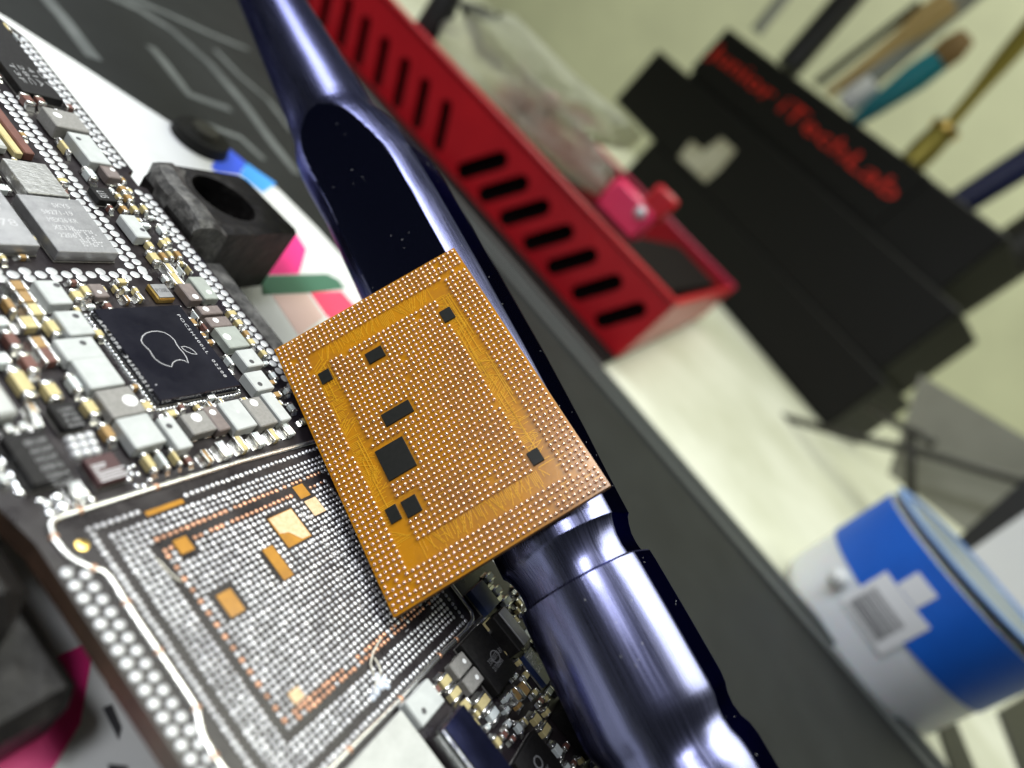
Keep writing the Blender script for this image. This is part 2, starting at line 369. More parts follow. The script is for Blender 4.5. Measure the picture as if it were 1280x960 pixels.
# ------------------------------------------------------------------ clamps
def clamp(name, label, blocks):
    pass
cl = thing('fixture_clamp', 'worn black block with a round hole gripping the board edge', 'clamp', (32, 24, Z_PLATE))
out = [(27.45, 24.7), (36.9, 25.6), (37.2, 26.1), (36.3, 31.0), (35.8, 31.4), (29.6, 31.3), (27.45, 29.7)]
hole = [(32.6 + 1.95 * math.cos(t * math.pi / 14) - .3 * math.sin(t * math.pi / 14), 28.6 + 2.1 * math.sin(t * math.pi / 14)) for t in range(28)]
plate_with_holes('block', out, [hole], M['rubber'], cl, (0, 0, (.3 - 4.99) / 2), (1, 0, 0), (0, 1, 0), 5.29)
b = MB()
sec = [(27.47, -4.9), (27.47, .85), (27.75, 1.25), (28.6, 1.38), (29.3, 1.0), (30.2, .31), (30.2, -4.9)]
vs = []
for y, k in ((24.72, .6), (25.1, .92), (26.6, 1.0), (28.2, .9), (29.4, 1.02), (30.3, .8), (30.9, .35)):
    for x, z in sec: vs.append((27.47 + (x - 27.47) * (1 if y < 30 else .9) + (.0 if y < 29.5 else .9 * (y - 29.5)) + .12 * math.sin(y * 7 + z * 3), y, z if z < .32 else .31 + (z - .31) * k))
n_ = len(sec); fs = [[i * n_ + k, i * n_ + (k + 1) % n_, (i + 1) * n_ + (k + 1) % n_, (i + 1) * n_ + k] for i in range(6) for k in range(n_)] + [list(range(n_))[::-1], [6 * n_ + k for k in range(n_)]]
b.add(vs, fs); b.build('ridge', M['worn'], cl, 35)
b = MB(); b.prism([(30.3, 26.3), (34.9, 26.3), (34.9, 30.9), (30.3, 30.9)], Z_PLATE + .01, Z_PLATE + 2.6); b.build('socket_floor', M['rubber'], cl)
b = MB(); b.cbox((28.95, 20.0, -3.0), (2.9, 9.0, 3.7), .6); b.cbox((29.3, 14.2, -3.3), (3.4, 4.6, 3.0), .7); b.build('arm', M['worn'], cl, 35)
c2_ = thing('near_clamp', 'out-of-focus black clamp at the left edge beside the board', 'clamp', (8, 8, Z_PLATE))
b = MB(); b.cbox((7.4, 10.4, -2.2), (7.2, 6.2, 5.4), .9); b.build('jaw', M['rubber'], c2_, 35)
b = MB(); b.cbox((7.2, 8.2, -3.4), (9.0, 6.8, 3.0), .5); b.build('foot', M['rubber'], c2_, 35)

# ------------------------------------------------------------------ circuit board
bd = thing('circuit_board', 'phone logic board crowded with tiny components and a bare processor site', 'circuit board', (20, 10, -1.0))
outline = [(11.7, -22), (29.5, -22), (29.5, -8.5), (30.8, -4), (31.2, 2), (27.6, 9.5), (27.3, 12), (27.3, 28.9), (26.85, 29.1), (26.85, 30.2), (27.3, 30.4), (27.2, 42.3), (26.2, 44.2), (18, 52), (4, 52), (4, 13.2), (11.2, 12.4), (11.75, 9.5)]
b = MB(); b.prism(outline, -1.0, -.03); b.build('laminate', M['pcb_edge'], bd)
b = MB(); b.prism(outline, -.026, 0.0); b.build('solder_mask', M['pcb'], bd)

RECTS = []
def rect(p, q, z):
    a = gp(*p, z); c = gp(*q, z)
    x0, x1 = sorted((a.x, c.x)); y0, y1 = sorted((a.y, c.y))
    RECTS.append((x0, x1, y0, y1)); return x0, x1, y0, y1
def cap_at(x0, x1, y0, y1, h, ax, m):
    sx, sy = x1 - x0, y1 - y0; cx, cy = (x0 + x1) / 2, (y0 + y1) / 2
    L = sx if ax == 'x' else sy; Wd = sy if ax == 'x' else sx; t = 0.24 * L
    X, Y = (Vector((1, 0, 0)), Vector((0, 1, 0))) if ax == 'x' else (Vector((0, 1, 0)), Vector((-1, 0, 0)))
    C = Vector((cx, cy, 0))
    b = MB(); b.cbox(C + Vector((0, 0, h / 2)), (L - 1.7 * t, Wd * .95, h * .96), .03, X, Y); o = b.build('capacitor', M[m], bd)
    for sg in (-1, 1):
        b = MB(); b.cbox(C + X * sg * (L / 2 - t / 2) + Vector((0, 0, h / 2 + .004)), (t, Wd, h), .07, X, Y)
        p = C + X * sg * (L / 2 - t * .2); w = Wd / 2 * .93; e = X * sg
        vs = [p + Y * w + Vector((0, 0, h * .62)), p - Y * w + Vector((0, 0, h * .62)), p + e * (t * .2 + .14) + Y * w * .9 + Vector((0, 0, .02)), p + e * (t * .2 + .14) - Y * w * .9 + Vector((0, 0, .02)),
              p + Y * w + Vector((0, 0, .01)), p - Y * w + Vector((0, 0, .01)), p + e * (t * .2 + .045) + Y * w + Vector((0, 0, h * .26)), p + e * (t * .2 + .045) - Y * w + Vector((0, 0, h * .26))]
        b.add(vs, [[0, 1, 7, 6], [6, 7, 3, 2], [2, 3, 5, 4], [0, 6, 2, 4], [1, 5, 3, 7]])
        b.build('terminal', M['terminal'], o, 50)
def cap(p, q, ax, m='cap_y', h=0.42):
    x0, x1, y0, y1 = rect(p, q, h); cap_at(x0, x1, y0, y1, h, ax, m)
def ind(p, q, m='ind_w', h=0.62, dot=None, dm=None, dr=0.14, ch=.05):
    x0, x1, y0, y1 = rect(p, q, h)
    b = MB(); b.cbox(((x0 + x1) / 2, (y0 + y1) / 2, h / 2 + .02), (x1 - x0 + .05, y1 - y0 + .05, h - .04), ch)
    o = b.build('inductor', M[m], bd, 25)
    b = MB()
    for sg in (-1, 1): b.cbox(((x0 + x1) / 2 + sg * (x1 - x0) * .3, (y0 + y1) / 2, .05), ((x1 - x0) * .3, y1 - y0 + .12, .08), .02)
    b.build('terminal', M['terminal'], o)
    if dot:
        c = gp(*dot, h); c.x = min(max(c.x, x0 + dr * 1.2), x1 - dr * 1.2); c.y = min(max(c.y, y0 + dr * 1.2), y1 - dr * 1.2)
        b = MB(); b.dome(c + Vector((0, 0, .002)), dr, .012, 14, 2); b.build('polarity_dot', M[dm or ('dark_ink' if m == 'ind_w' else 'white_ink')], o, True)
    return o
def chip(p, q, m='epoxy', h=0.55, ch=.03, name='integrated_circuit', full=None):
    x0, x1, y0, y1 = full or rect(p, q, h)
    if full: RECTS.append(full)
    b = MB(); b.cbox(((x0 + x1) / 2, (y0 + y1) / 2, h / 2 + .05), (x1 - x0, y1 - y0, h - .1), ch)
    o = b.build(name, M[m], bd)
    b = MB(); b.cbox(((x0 + x1) / 2, (y0 + y1) / 2, .045), (x1 - x0 + .05, y1 - y0 + .05, .08), .03); b.build('underfill', M['underfill'], o)
    return o, (x0, x1, y0, y1), h

# power chip with the fruit outline and its two lines of print
pm, (x0, x1, y0, y1), h = chip((117, 386), (301.6, 481.5), 'die', .5)
rd = Vector((0, -1, 0)); up_ = Vector((1, 0, 0))
def chip_text(o, s, p0, p1, z, hgt, m='grey_ink', X=rd, Y=up_, spacing=1.0):
    a = gp(*p0, z); c = gp(*p1, z); text('marking', s, a, X, Y, abs((c - a).dot(X)), hgt, M[m], o, spacing=spacing)
chip_text(pm, 'APL1098  343S00511', vP(113, 212), vP(492, 680), .5, .17, spacing=1.25)
chip_text(pm, 'POCSH400LL  02208', vP(645, 178), vP(985, 592), .5, .16, spacing=1.25)
b = MB()
app = [(610, 525), (570, 514), (535, 498), (500, 472), (480, 445), (467, 420), (440, 393), (418, 372), (408, 350), (416, 322), (440, 301), (478, 289), (520, 288), (560, 296), (600, 318), (628, 345), (645, 378), (665, 405), (690, 432), (710, 462), (722, 500), (700, 486), (668, 478), (638, 484), (618, 500)]
b.strip([gp(*vP(*p), .503) for p in app], .035, .004, closed=True)
b.strip([gp(*vP(*p), .503) for p in [(675, 392), (700, 389), (735, 402), (765, 424), (780, 441), (748, 439), (712, 424), (688, 407)]], .035, .004, closed=True)
b.build('fruit_emblem', M['grey_ink'], pm)
b = MB(); b.dome(gp(*vP(508, 645), .502), .035, .004, 8); b.dome(gp(*vP(672, 122), .502), .03, .004, 8); b.build('index_dot', M['grey_ink'], pm)
b = MB()
for k in range(26):
    t = k / 25
    b.dome((x0 - .12 - random.random() * .06, y0 + (y1 - y0) * t, 0), .13, .16, 7, 2)
    b.dome((x0 + (x1 - x0) * t, y0 - .16 - random.random() * .06, 0), .12, .17, 7, 2)
    b.dome((x1 + .12, y0 + (y1 - y0) * t, 0), .11, .15, 7, 2)
    if k % 2: b.dome((x0 + (x1 - x0) * t, y1 + .14, 0), .12, .17, 7, 2)
b.build('solder_fillet', M['solder'], bd, True, kind='stuff')

# components read off the photograph, block by block
c = vC
ind(c(225, 55), c(490, 205), dot=c(385, 88)); ind(c(360, 262), c(640, 405), dot=c(505, 293)); ind(c(358, 450), c(705, 560), dot=c(553, 472))
ind(c(475, 585), c(835, 740), dot=c(700, 660), dm='ind_w', dr=.3)
g = ind(c(635, 795), c(980, 925), 'ind_g', dot=c(868, 855), dr=.3)
cap(c(455, 108), c(580, 182), 'y'); cap(c(520, 72), c(630, 150), 'y', 'cap_y', .5); ind(c(585, 78), c(735, 160), 'ind_b', .45, c(663, 133), dr=.1)
for p, q, a, m in [((665, 85), (725, 130), 'y', 'cap_y'), ((745, 75), (805, 125), 'y', 'cap_y'), ((812, 90), (868, 125), 'x', 'cap_w'), ((815, 150), (882, 192), 'x', 'cap_o'), ((880, 95), (940, 135), 'y', 'cap_y'), ((900, 138), (968, 180), 'x', 'cap_y'),
                   ((35, 50), (205, 115), 'x', 'cap_o'), ((90, 120), (255, 195), 'x', 'cap_o'), ((150, 205), (318, 280), 'x', 'cap_y'), ((0, 150), (130, 260), 'y', 'cap_o'), ((95, 292), (290, 365), 'x', 'cap_y'),
                   ((275, 295), (430, 415), 'y', 'cap_y'), ((-60, 290), (75, 350), 'x', 'cap_w'), ((0, 380), (165, 500), 'y', 'cap_b'), ((180, 428), (345, 495), 'x', 'cap_o'), ((235, 500), (410, 592), 'x', 'cap_b'), ((110, 530), (285, 655), 'y', 'cap_b'),
                   ((25, 620), (275, 825), 'y', 'cap_y'), ((260, 720), (440, 838), 'y', 'cap_y'), ((425, 670), (575, 788), 'y', 'cap_w'), ((525, 835), (690, 948), 'y', 'cap_y'), ((-90, 160), (-10, 260), 'y', 'cap_o'), ((-120, 540), (95, 600), 'x', 'cap_w')]:
    cap(c(*p), c(*q), a, m, .36 if abs(q[0] - p[0]) < 100 else .45)
# quartz can in gold
x0, x1, y0, y1 = rect(c(985, 72), c(1178, 172), .42)
b = MB(); b.cbox(((x0 + x1) / 2, (y0 + y1) / 2, .18), (x1 - x0, y1 - y0, .34), .05); xt = b.build('crystal_can', M['gold'], bd)
b = MB(); b.cbox(((x0 + x1) / 2, (y0 + y1) / 2, .385), (x1 - x0 - .16, y1 - y0 - .16, .06), .02); b.build('lid', M['can'], xt)
text('marking', 'P1208L', (x0 + .15, (y0 + y1) / 2 - .12, .415), (1, 0, 0), (0, 1, 0), x1 - x0 - .3, .26, M['dark_ink'], xt)
c = vE
cap(c(650, 255), c(800, 368), 'y', 'cap_o'); ind(c(775, 235), c(1112, 375), dot=c(980, 290), dm='ind_w', dr=.3, h=.66); ind(c(1050, 230), c(1290, 408), dot=c(1128, 280))
cap(c(930, 452), c(1070, 572), 'y'); cap(c(1022, 430), c(1150, 555), 'y', 'cap_w'); cap(c(1122, 425), c(1228, 530), 'y')
qf, (x0, x1, y0, y1), h = chip(c(318, 138), c(585, 262), 'epoxy', .5)
for k in range(4): text('marking', ['L20D', '3R7A', 'K18B', 'E05'][k], (x0 + .22, y1 - .42 - k * .26, .5), (1, 0, 0), (0, 1, 0), (x1 - x0) * .6, .16, M['dim_ink'], qf)
ic, (x0, x1, y0, y1), h = chip(c(10, 350), c(490, 605), 'epoxy', .55)
for k in range(6): text('marking', ['8B1340', 'A6C029', '1H2107', 'KR81D', '220614', 'T5XE'][k], (x0 + .5, y1 - .6 - k * .38, .55), (1, 0, 0), (0, 1, 0), (x1 - x0) * .55, .24, M['dim_ink'], ic)
mr, (x0, x1, y0, y1), h = chip(c(550, 500), c(862, 612), 'maroon_die', .45)
b = MB()
for k in range(7): b.strip([(x0 + .1, y0 + .1 + .12 * k, .451), (x0 + .25 + .5 * random.random() + (.7 if k < 4 else 0), y0 + .1 + .12 * k, .451)], .06, .004)
b.build('printed_code', M['grey_ink'], mr)
b = MB()
for i in range(3):
    for j in range(3):
        b.dome(gp(*c(465 + 62 * i + 22 * j, 378 - 13 * i + 50 * j), 0), .24, .24, 12, 3, full=True)
b.build('bare_solder_ball', M['via'], bd, True, kind='stuff')
for p, q, a, m in [((20, 270), (110, 310), 'x', 'cap_w'), ((115, 255), (200, 292), 'x', 'cap_w'), ((205, 240), (300, 278), 'x', 'cap_w'), ((190, 190), (285, 245), 'x', 'cap_w'), ((440, 660), (610, 745), 'x', 'cap_w'), ((-60, 490), (40, 560), 'y', 'cap_w'), ((-20, 590), (70, 650), 'y', 'cap_w'), ((170, 130), (270, 185), 'x', 'cap_o')]:
    cap(c(*p), c(*q), a, m, .34)
b = MB()
for k, (x, y, r) in enumerate([(860, 560, .1), (890, 545, .1), (920, 600, .12), (880, 600, .1), (960, 680, .13), (910, 682, .13), (855, 635, .16), (1000, 640, .12), (265, 775, .16), (310, 800, .16), (415, 820, .24), (330, 860, .2), (495, 800, .15), (545, 790, .15), (605, 770, .2), (130, 720, .22), (105, 675, .2), (75, 610, .22), (20, 520, .24), (375, 750, .24)]):
    b.dome(gp(*c(x, y), 0), r, r * .6, 10, 3)
b.build('solder_blob', M['solder'], bd, True, kind='stuff')
x0, x1, y0, y1 = rect(vC(-300, 560), vC(140, 935), .7)
b = MB(); b.cbox(((x0 + x1) / 2, (y0 + y1) / 2, .36), (x1 - x0, y1 - y0, .68), .12); b.build('shield_can', M['shield'], bd, 30)
c = vD
ind(c(350, 848), c(595, 935), 'ind_g', .6, c(455, 860), dr=.24); ind(c(500, 798), c(688, 930), 'ind_b', .6, c(565, 828), dr=.16)
ind(c(602, 768), c(865, 908), 'ind_w', .66, c(735, 825), 'grey_ink', .1); ind(c(757, 747), c(1003, 890), 'ind_g', .6, c(840, 765), dr=.22)
ind(c(890, 707), c(1092, 866), 'ind_w', .68); ind(c(775, 566), c(978, 660), 'ind_w', .66, c(880, 640)); ind(c(720, 416), c(910, 506), 'ind_w', .66, c(825, 490))
ind(c(580, 263), c(815, 381), 'ind_v', .6, c(660, 325), dr=.22); ind(c(515, 196), c(700, 246), 'ind_b', .55, c(585, 215), dr=.17); ind(c(460, 121), c(635, 165), 'ind_b', .55, c(520, 140), dr=.17)
ind(vB(335, 822), vB(500, 930), 'ind_b', .6, vB(450, 910), dr=.17); ind(vB(406, 777), vB(610, 920), 'ind_v', .55, vB(540, 880), dr=.16)
for p, q, a, m in [((652, 137), (742, 185), 'y', 'cap_y'), ((702, 196), (785, 250), 'y', 'cap_y'), ((757, 270), (830, 322), 'y', 'cap_o'), ((786, 326), (866, 378), 'y', 'cap_y'), ((872, 402), (945, 452), 'y', 'cap_y'),
                   ((425, 140), (480, 200), 'y', 'cap_w'), ((478, 218), (550, 290), 'y', 'cap_b'), ((640, 440), (720, 510), 'y', 'cap_w'), ((600, 735), (650, 765), 'x', 'cap_y'), ((520, 755), (575, 785), 'x', 'cap_o'), ((1015, 905), (1125, 968), 'x', 'cap_w')]:
    cap(c(*p), c(*q), a, m, .38)
cap(vP(395, 745), vP(510, 812), 'y')
for p, q, m in [((0, 120), (100, 190), 'cap_o'), ((97, 66), (226, 150), 'cap_w'), ((216, 30), (340, 112), 'cap_y'), ((336, 4), (450, 76), 'cap_w'), ((442, -20), (545, 42), 'cap_y')]:
    cap(vQ(*p), vQ(*q), 'x', m, .42)
c = vA
o, (x0, x1, y0, y1), h = chip(c(105, 222), c(795, 622), 'can', .7, name='metal_can_module')
for k, (s, px, w) in enumerate([('SKY5', .45, .35), ('58271-19', .2, .62), ('MEX26 KR', .2, .6), ('XE338', .2, .42), ('2206', .2, .34)]):
    text('marking', s, (x0 + (x1 - x0) * px, y1 - .75 - k * .52, .7), (1, 0, 0), (0, 1, 0), (x1 - x0) * w * .8, .3, M['grey_ink'], o)
b = MB()
for i in range(9):
    for j in range(9):
        if random.random() < .55: b.cbox((x1 - .5 - i * .12, y0 + .45 + j * .13, .703), (.07, .08, .008), .002)
b.build('printed_grid', M['grey_ink'], o)
rr = gp(*c(272, 572), .7)
o, (x0, x1, y0, y1), h = chip(None, None, 'can', .7, name='metal_can_module', full=(rr.x - 4.2, rr.x, rr.y, rr.y + 5.2))
text('marking', 'SKY', (x1 - 1.6, y0 + 2.2, .7), (1, 0, 0), (0, 1, 0), 1.2, .45, M['grey_ink'], o); text('marking', '1178', (x1 - 1.7, y0 + 1.2, .7), (1, 0, 0), (0, 1, 0), 1.4, .45, M['grey_ink'], o)
chip((2.5, 197), (88, 246), 'can_rough', .72, name='metal_can_module')
cap(c(375, 105), c(470, 155), 'y', 'cap_y', .5)
o, (x0, x1, y0, y1), h = chip(c(595, 175), c(790, 278), 'epoxy', .5, name='resistor'); text('marking', 'L115', (x0 + .2, y1 - .3, .5), (0, -1, 0), (1, 0, 0), y1 - y0 - .5, (x1 - x0) * .42, M['grey_ink'], o)
ind(c(800, 360), c(1010, 515), 'ind_w', .62, c(950, 465))
for p, q, a, m in [((780, 155), (865, 212), 'y', 'cap_o'), ((818, 212), (905, 272), 'y', 'cap_o'), ((788, 287), (870, 345), 'y', 'cap_o'), ((862, 287), (940, 345), 'y', 'cap_y'), ((930, 285), (1002, 345), 'y', 'cap_y'),
                   ((960, 527), (1045, 590), 'y', 'cap_y'), ((972, 596), (1090, 680), 'y', 'cap_y'), ((1050, 597), (1135, 667), 'y', 'cap_o'), ((1096, 590), (1172, 652), 'y', 'cap_y'), ((1150, 590), (1230, 652), 'y', 'cap_o'), ((1055, 517), (1132, 572), 'y', 'cap_y'),
                   ((1085, 683), (1192, 756), 'x', 'cap_y'), ((1110, 742), (1240, 826), 'x', 'cap_y'), ((1178, 690), (1240, 760), 'y', 'cap_w'), ((1235, 690), (1292, 752), 'y', 'cap_y'), ((690, 60), (770, 130), 'y', 'cap_w')]:
    cap(c(*p), c(*q), a, m, .4)
c = v0
bb = gp(*c(320, 503), .6); bl = gp(*c(112, 452), .6)
o, (x0, x1, y0, y1), h = chip(None, None, 'epoxy', .6, full=(bl.x, bb.x, bb.y, bb.y + 7.5))
for k in range(4): text('marking', ['T3F', '28C', '41A', '07'][k], (x0 + .4 + .5 * k, y0 + 2.6, .6), (0, -1, 0), (1, 0, 0), 1.7, .28, M['dim_ink'], o)
ind(c(210, 530), c(450, 660), 'ind_g', .9, c(288, 575), dr=.22); ind(c(338, 656), c(560, 822), 'ind_w', .75, c(393, 693)); ind(c(480, 800), c(612, 892), 'ind_b', .6, c(563, 848), dr=.14)
for p, q, a, m in [((95, 455), (185, 520), 'y', 'cap_b'), ((165, 468), (240, 520), 'y', 'cap_b'), ((320, 512), (382, 545), 'x', 'cap_b'), ((285, 680), (365, 762), 'y', 'cap_y'), ((410, 825), (500, 895), 'y', 'cap_w'), ((0, 105), (60, 150), 'x', 'cap_y'), ((55, 150), (110, 215), 'y', 'cap_w'), ((0, 165), (50, 230), 'x', 'cap_w'), ((45, 235), (90, 262), 'x', 'cap_b')]:
    cap(c(*p), c(*q), a, m, .5)
# brown frame strip with pale can behind it at the far left
a = gp(0, 128, .5); e = gp(42, 192, .5)
b = MB(); b.cbox((e.x - .15, e.y + 6, .25), (.5, 12.0, .5), .05); fr = b.build('shield_frame', M['cap_b'], bd)
b = MB(); b.cbox((e.x - .62, e.y + 6, .2), (.4, 12.0, .4), .05); b.build('frame_lip', M['cap_y'], fr)
b = MB(); b.cbox((e.x - 4.3, e.y + 6, .3), (6.4, 11.8, .5), .1); b.build('shield_can', M['shield'], bd)
RECTS.append((e.x - 7, e.x + .2, e.y, e.y + 12))

c = vK
chip(c(432, 232), c(582, 288), 'blue_die', .5)
o, (x0, x1, y0, y1), h = chip(c(385, 502), c(668, 622), 'epoxy', .6)
text('marking', '338S00770-B1', (x0 + .7, y0 + 1.1, .6), (1, 0, 0), (0, 1, 0), (x1 - x0) * .62, .26, M['dim_ink'], o); text('marking', '2170BGAA', (x0 + .7, y0 + .75, .6), (1, 0, 0), (0, 1, 0), (x1 - x0) * .45, .24, M['dim_ink'], o)
b = MB(); b.strip([Vector((x1 - .75 + .3 * math.cos(t), y0 + 1.2 + .3 * math.sin(t), .602)) for t in [k * math.pi / 10 for k in range(20)]], .05, .004, closed=True); b.build('ring_mark', M['dim_ink'], o)
o, (x0, x1, y0, y1), h = chip(c(697, 560), c(848, 655), 'blue_die', .45)
for k in range(3): text('marking', ['TI28MZ', '(C)11JX', '2AB9'][k], (x0 + .12, y1 - .4 - k * .36, .45), (1, 0, 0), (0, 1, 0), (x1 - x0) * .8, .24, M['white_ink'], o)
ind(c(330, 605), c(442, 600), 'ind_g', .5, c(402, 585), dr=.12); ind(c(395, 682), c(502, 672), 'ind_g', .5, c(465, 665), dr=.12)
ind(c(108, 792), c(305, 782), 'ind_w', .6, c(200, 835)); cap(c(240, 715), c(300, 735), 'y', 'cap_b', .5)
for p, q, a, m in [((272, 675), (355, 690), 'y', 'cap_y'), ((320, 740), (402, 745), 'y', 'cap_y'), ((470, 398), (570, 412), 'y', 'cap_y'), ((455, 785), (548, 790), 'y', 'cap_y'), ((515, 842), (592, 850), 'y', 'cap_w'),
                   ((630, 745), (700, 755), 'x', 'cap_o'), ((668, 720), (742, 722), 'x', 'cap_o'), ((738, 860), (800, 880), 'y', 'cap_y'), ((782, 925), (848, 925), 'y', 'cap_y'), ((505, 160), (560, 165), 'y', 'cap_w'), ((545, 225), (602, 232), 'y', 'cap_w'), ((590, 280), (650, 285), 'y', 'cap_w'),
                   ((598, 765), (640, 770), 'y', 'cap_w'), ((620, 745), (660, 752), 'y', 'cap_w'), ((600, 820), (640, 828), 'y', 'cap_w'), ((660, 800), (700, 806), 'y', 'cap_o'), ((690, 880), (730, 890), 'x', 'cap_y'), ((800, 830), (840, 840), 'y', 'cap_y')]:
    cap(c(*p), c(*q), a, m, .36)
x0, x1, y0, y1 = rect(c(552, 360), c(735, 470), 1.1)
b = MB(); b.cbox(((x0 + x1) / 2, (y0 + y1) / 2, .5), (x1 - x0, y1 - y0, 1.0), .05); cn = b.build('connector', M['epoxy'], bd)
b = MB(); b.cbox(((x0 + x1) / 2 + .2, (y0 + y1) / 2, 1.05), (x1 - x0 - .5, y1 - y0 - .1, .1), .03); b.build('metal_cover', M['can'], cn)
# mirror-dark module and the pale label below it
q = gp(*vK(272, 932), .9); w = gp(*vK(390, 790), .9)
x0, x1 = q.x, w.x; y1 = w.y; y0 = y1 - 7
RECTS.append((x0, x1, y0, y1))
b = MB(); b.cbox(((x0 + x1) / 2, (y0 + y1) / 2, .45), (x1 - x0, y1 - y0, .9), .12); mo = b.build('camera_connector', M['solder'], bd, 30)
b = MB(); b.cbox(((x0 + x1) / 2 + .12, (y0 + y1) / 2, .93), (x1 - x0 - .34, y1 - y0 - .2, .05), .02); b.build('mirror_cover', M['navy_mirror'], mo)
q = gp(*vH(650, 672), .35)
x1 = q.x; y1 = q.y; RECTS.append((x1 - 6, x1, y1 - 9, y1))
b = MB(); b.cbox((x1 - 3, y1 - 4.5, .2), (6, 9, .3), .05); b.build('shield_can', M['shield'], bd)
q = gp(*vG(420, 890), .5); w = gp(*vG(578, 700), .5)
o, (x0, x1, y0, y1), h = chip(None, None, 'epoxy', .5, full=(q.x, w.x, w.y - 4.2, w.y))
b = MB(); b.strip([Vector(((x0 + x1) / 2 + .25 * math.cos(t), y1 - .9 + .25 * math.sin(t), .502)) for t in [k * math.pi / 10 for k in range(20)]], .06, .004, closed=True); b.build('ring_mark', M['dim_ink'], o)
text('marking', '93CK', ((x0 + x1) / 2 - .4, y1 - 1.6, .5), (1, 0, 0), (0, 1, 0), .8, .3, M['dim_ink'], o)
b = MB(); b.cbox((27.3, -9.6, .9), (1.8, 2.6, 1.7), .08); b.build('connector', M['epoxy'], bd); RECTS.append((26.4, 28.2, -11, -8.2))

# small passives in the gaps that are left between the larger parts
a = gp(*vA(550, 215), 0); e = gp(*vA(928, 727), 0); yy_ = gp(*vA(533, 742), 0).y; y2_ = gp(*vA(533, 785), 0).y
KEEP = list(RECTS)
RECTS += [(a.x - .85, a.x + .4, e.y - .3, 36), (10, a.x + .4, y2_ - .25, yy_ + .25), (26.15, 27.3, 11, 43)]
SITE = (12.75, 26.75, -2.9, 10.35)
def free(x0, x1, y0, y1, g=.07):
    for a, c_, e, d in RECTS + [SITE]:
        if x0 < c_ + g and x1 > a - g and y0 < d + g and y1 > e - g: return False
    return True
for zone, N, lim in (((16.5, 26.3, 10.5, 31), 900, 65), ((21.5, 30.6, -11.5, -2.9), 1500, 75), ((21, 26.2, 30, 43), 250, 25)):
    cnt = 0
    for k in range(N):
        ax = random.choice('xy'); L, Wd = random.choice(((.62, .34), (.5, .28), (.42, .24), (.8, .45)))
        sx, sy = (L, Wd) if ax == 'x' else (Wd, L)
        x = random.uniform(zone[0], zone[1]); y = random.uniform(zone[2], zone[3])
        if cnt < lim and free(x, x + sx, y, y + sy):
            RECTS.append((x, x + sx, y, y + sy)); cnt += 1
            cap_at(x, x + sx, y, y + sy, random.choice((.26, .3, .36)), ax, random.choice(('cap_y', 'cap_y', 'cap_w', 'cap_o', 'cap_b', 'cap_w')))

# ground pads: rows along the right edge, round the metal modules and at the left edge
b = MB(); y = 11.4; k = 0
while y < 42.3:
    for j, x in enumerate((26.98, 26.52)):
        yy = y + (.28 if j else 0)
        if not (28.6 < yy < 30.6) and (j == 0 or not any(q[0] - .12 < x < q[1] + .12 and q[2] - .12 < yy < q[3] + .12 for q in KEEP)): b.dome((x - (.0 if yy < 30 else .05), yy, 0), .23, .035, 12, 2)
    y += .56
a = gp(*vA(550, 215), 0); e = gp(*vA(928, 727), 0)
for i in range(40):
    yy = e.y + i * (a.y - e.y) / 11
    if yy > 36: break
    b.dome((a.x + .05, yy, 0), .235, .03, 12, 2); b.dome((a.x - .5, yy + .25, 0), .235, .03, 12, 2)
yy = gp(*vA(533, 742), 0).y; y2 = gp(*vA(533, 785), 0).y
for i in range(26):
    x = a.x - i * .56
    if x > 14:
        if i % 2 == 0: b.dome((x, yy, 0), .235, .03, 12, 2); b.dome((x, y2, 0), .235, .03, 12, 2)
        else: b.dome((x, (yy + y2) / 2, 0), .235, .03, 12, 2)
for i in range(60):
    yy = 8.2 - i * .52
    b.dome((12.05, yy, 0), .2, .06, 12, 3); b.dome((12.5, yy + .2, 0), .19, .06, 12, 3)
b.build('ground_pad', M['via'], bd, 50, kind='stuff')
b = MB()
for (px_, py_, r) in [(103, 681, .22)]: b.dome(gp(px_, py_, 0), r, .03, 14, 2)
b.build('gold_via', M['gold'], bd, True)

# ---- bare processor site
goldr = [((214, 675), (228, 696), 0), ((269, 745), (290, 774), 0), ((325, 687.5), (357, 726), 0), ((334, 649), (361, 686), 1), ((364, 609), (376.5, 624), 0), ((379, 628), (396, 647), 1), ((358, 866), (368, 881), 1), ((178, 645), (222, 630), 0)]
gquads = [[(214, 675), (234, 671), (241, 685), (228, 696)], [(269, 745), (287.5, 736), (306, 761), (290, 774)], [(325, 687.5), (340, 683), (367, 717.5), (357, 726)], [(334, 649), (362.5, 636), (390, 669), (361, 686)],
          [(364, 609), (378, 605), (388, 619), (376.5, 624)], [(379, 628), (392.5, 621), (406.5, 636), (396, 647)], [(358, 866), (372.5, 859), (382, 872), (368, 881)], [(180, 640), (227, 624), (231, 629), (184, 646)]]
GR = []
for i, qd in enumerate(gquads):
    P = [gp(*p) for p in qd]; x0 = (P[0].x + P[3].x) / 2; x1 = (P[1].x + P[2].x) / 2; y1 = (P[0].y + P[1].y) / 2; y0 = (P[2].y + P[3].y) / 2
    GR.append((x0, x1, y0, y1))
    b = MB(); b.cbox(((x0 + x1) / 2, (y0 + y1) / 2, .017), (x1 - x0, y1 - y0, .03), .006); b.build('bare_patch', M['beige_pad' if i in (5, 6) else 'gold_pad'], bd)
    if i == 3:
        b = MB(); b.prism([(x0 + .05, y1 - .04), (x0 + .05, y0 + .75), (x0 + .5, y0 + .62), (x1 - .55, y0 + .08), (x1 - .05, y0 + .05), (x1 - .05, y1 - .04)][::-1], .034, .044); b.build('sanded_area', M['beige_pad'], bd)
PITCH = .262
b = MB(); cb = MB(); mx0, mx1, my0, my1 = 13.42, 26.2, -2.15, 9.62
ncol = int((mx1 - mx0) / PITCH); nrow = int((my1 - my0) / PITCH)
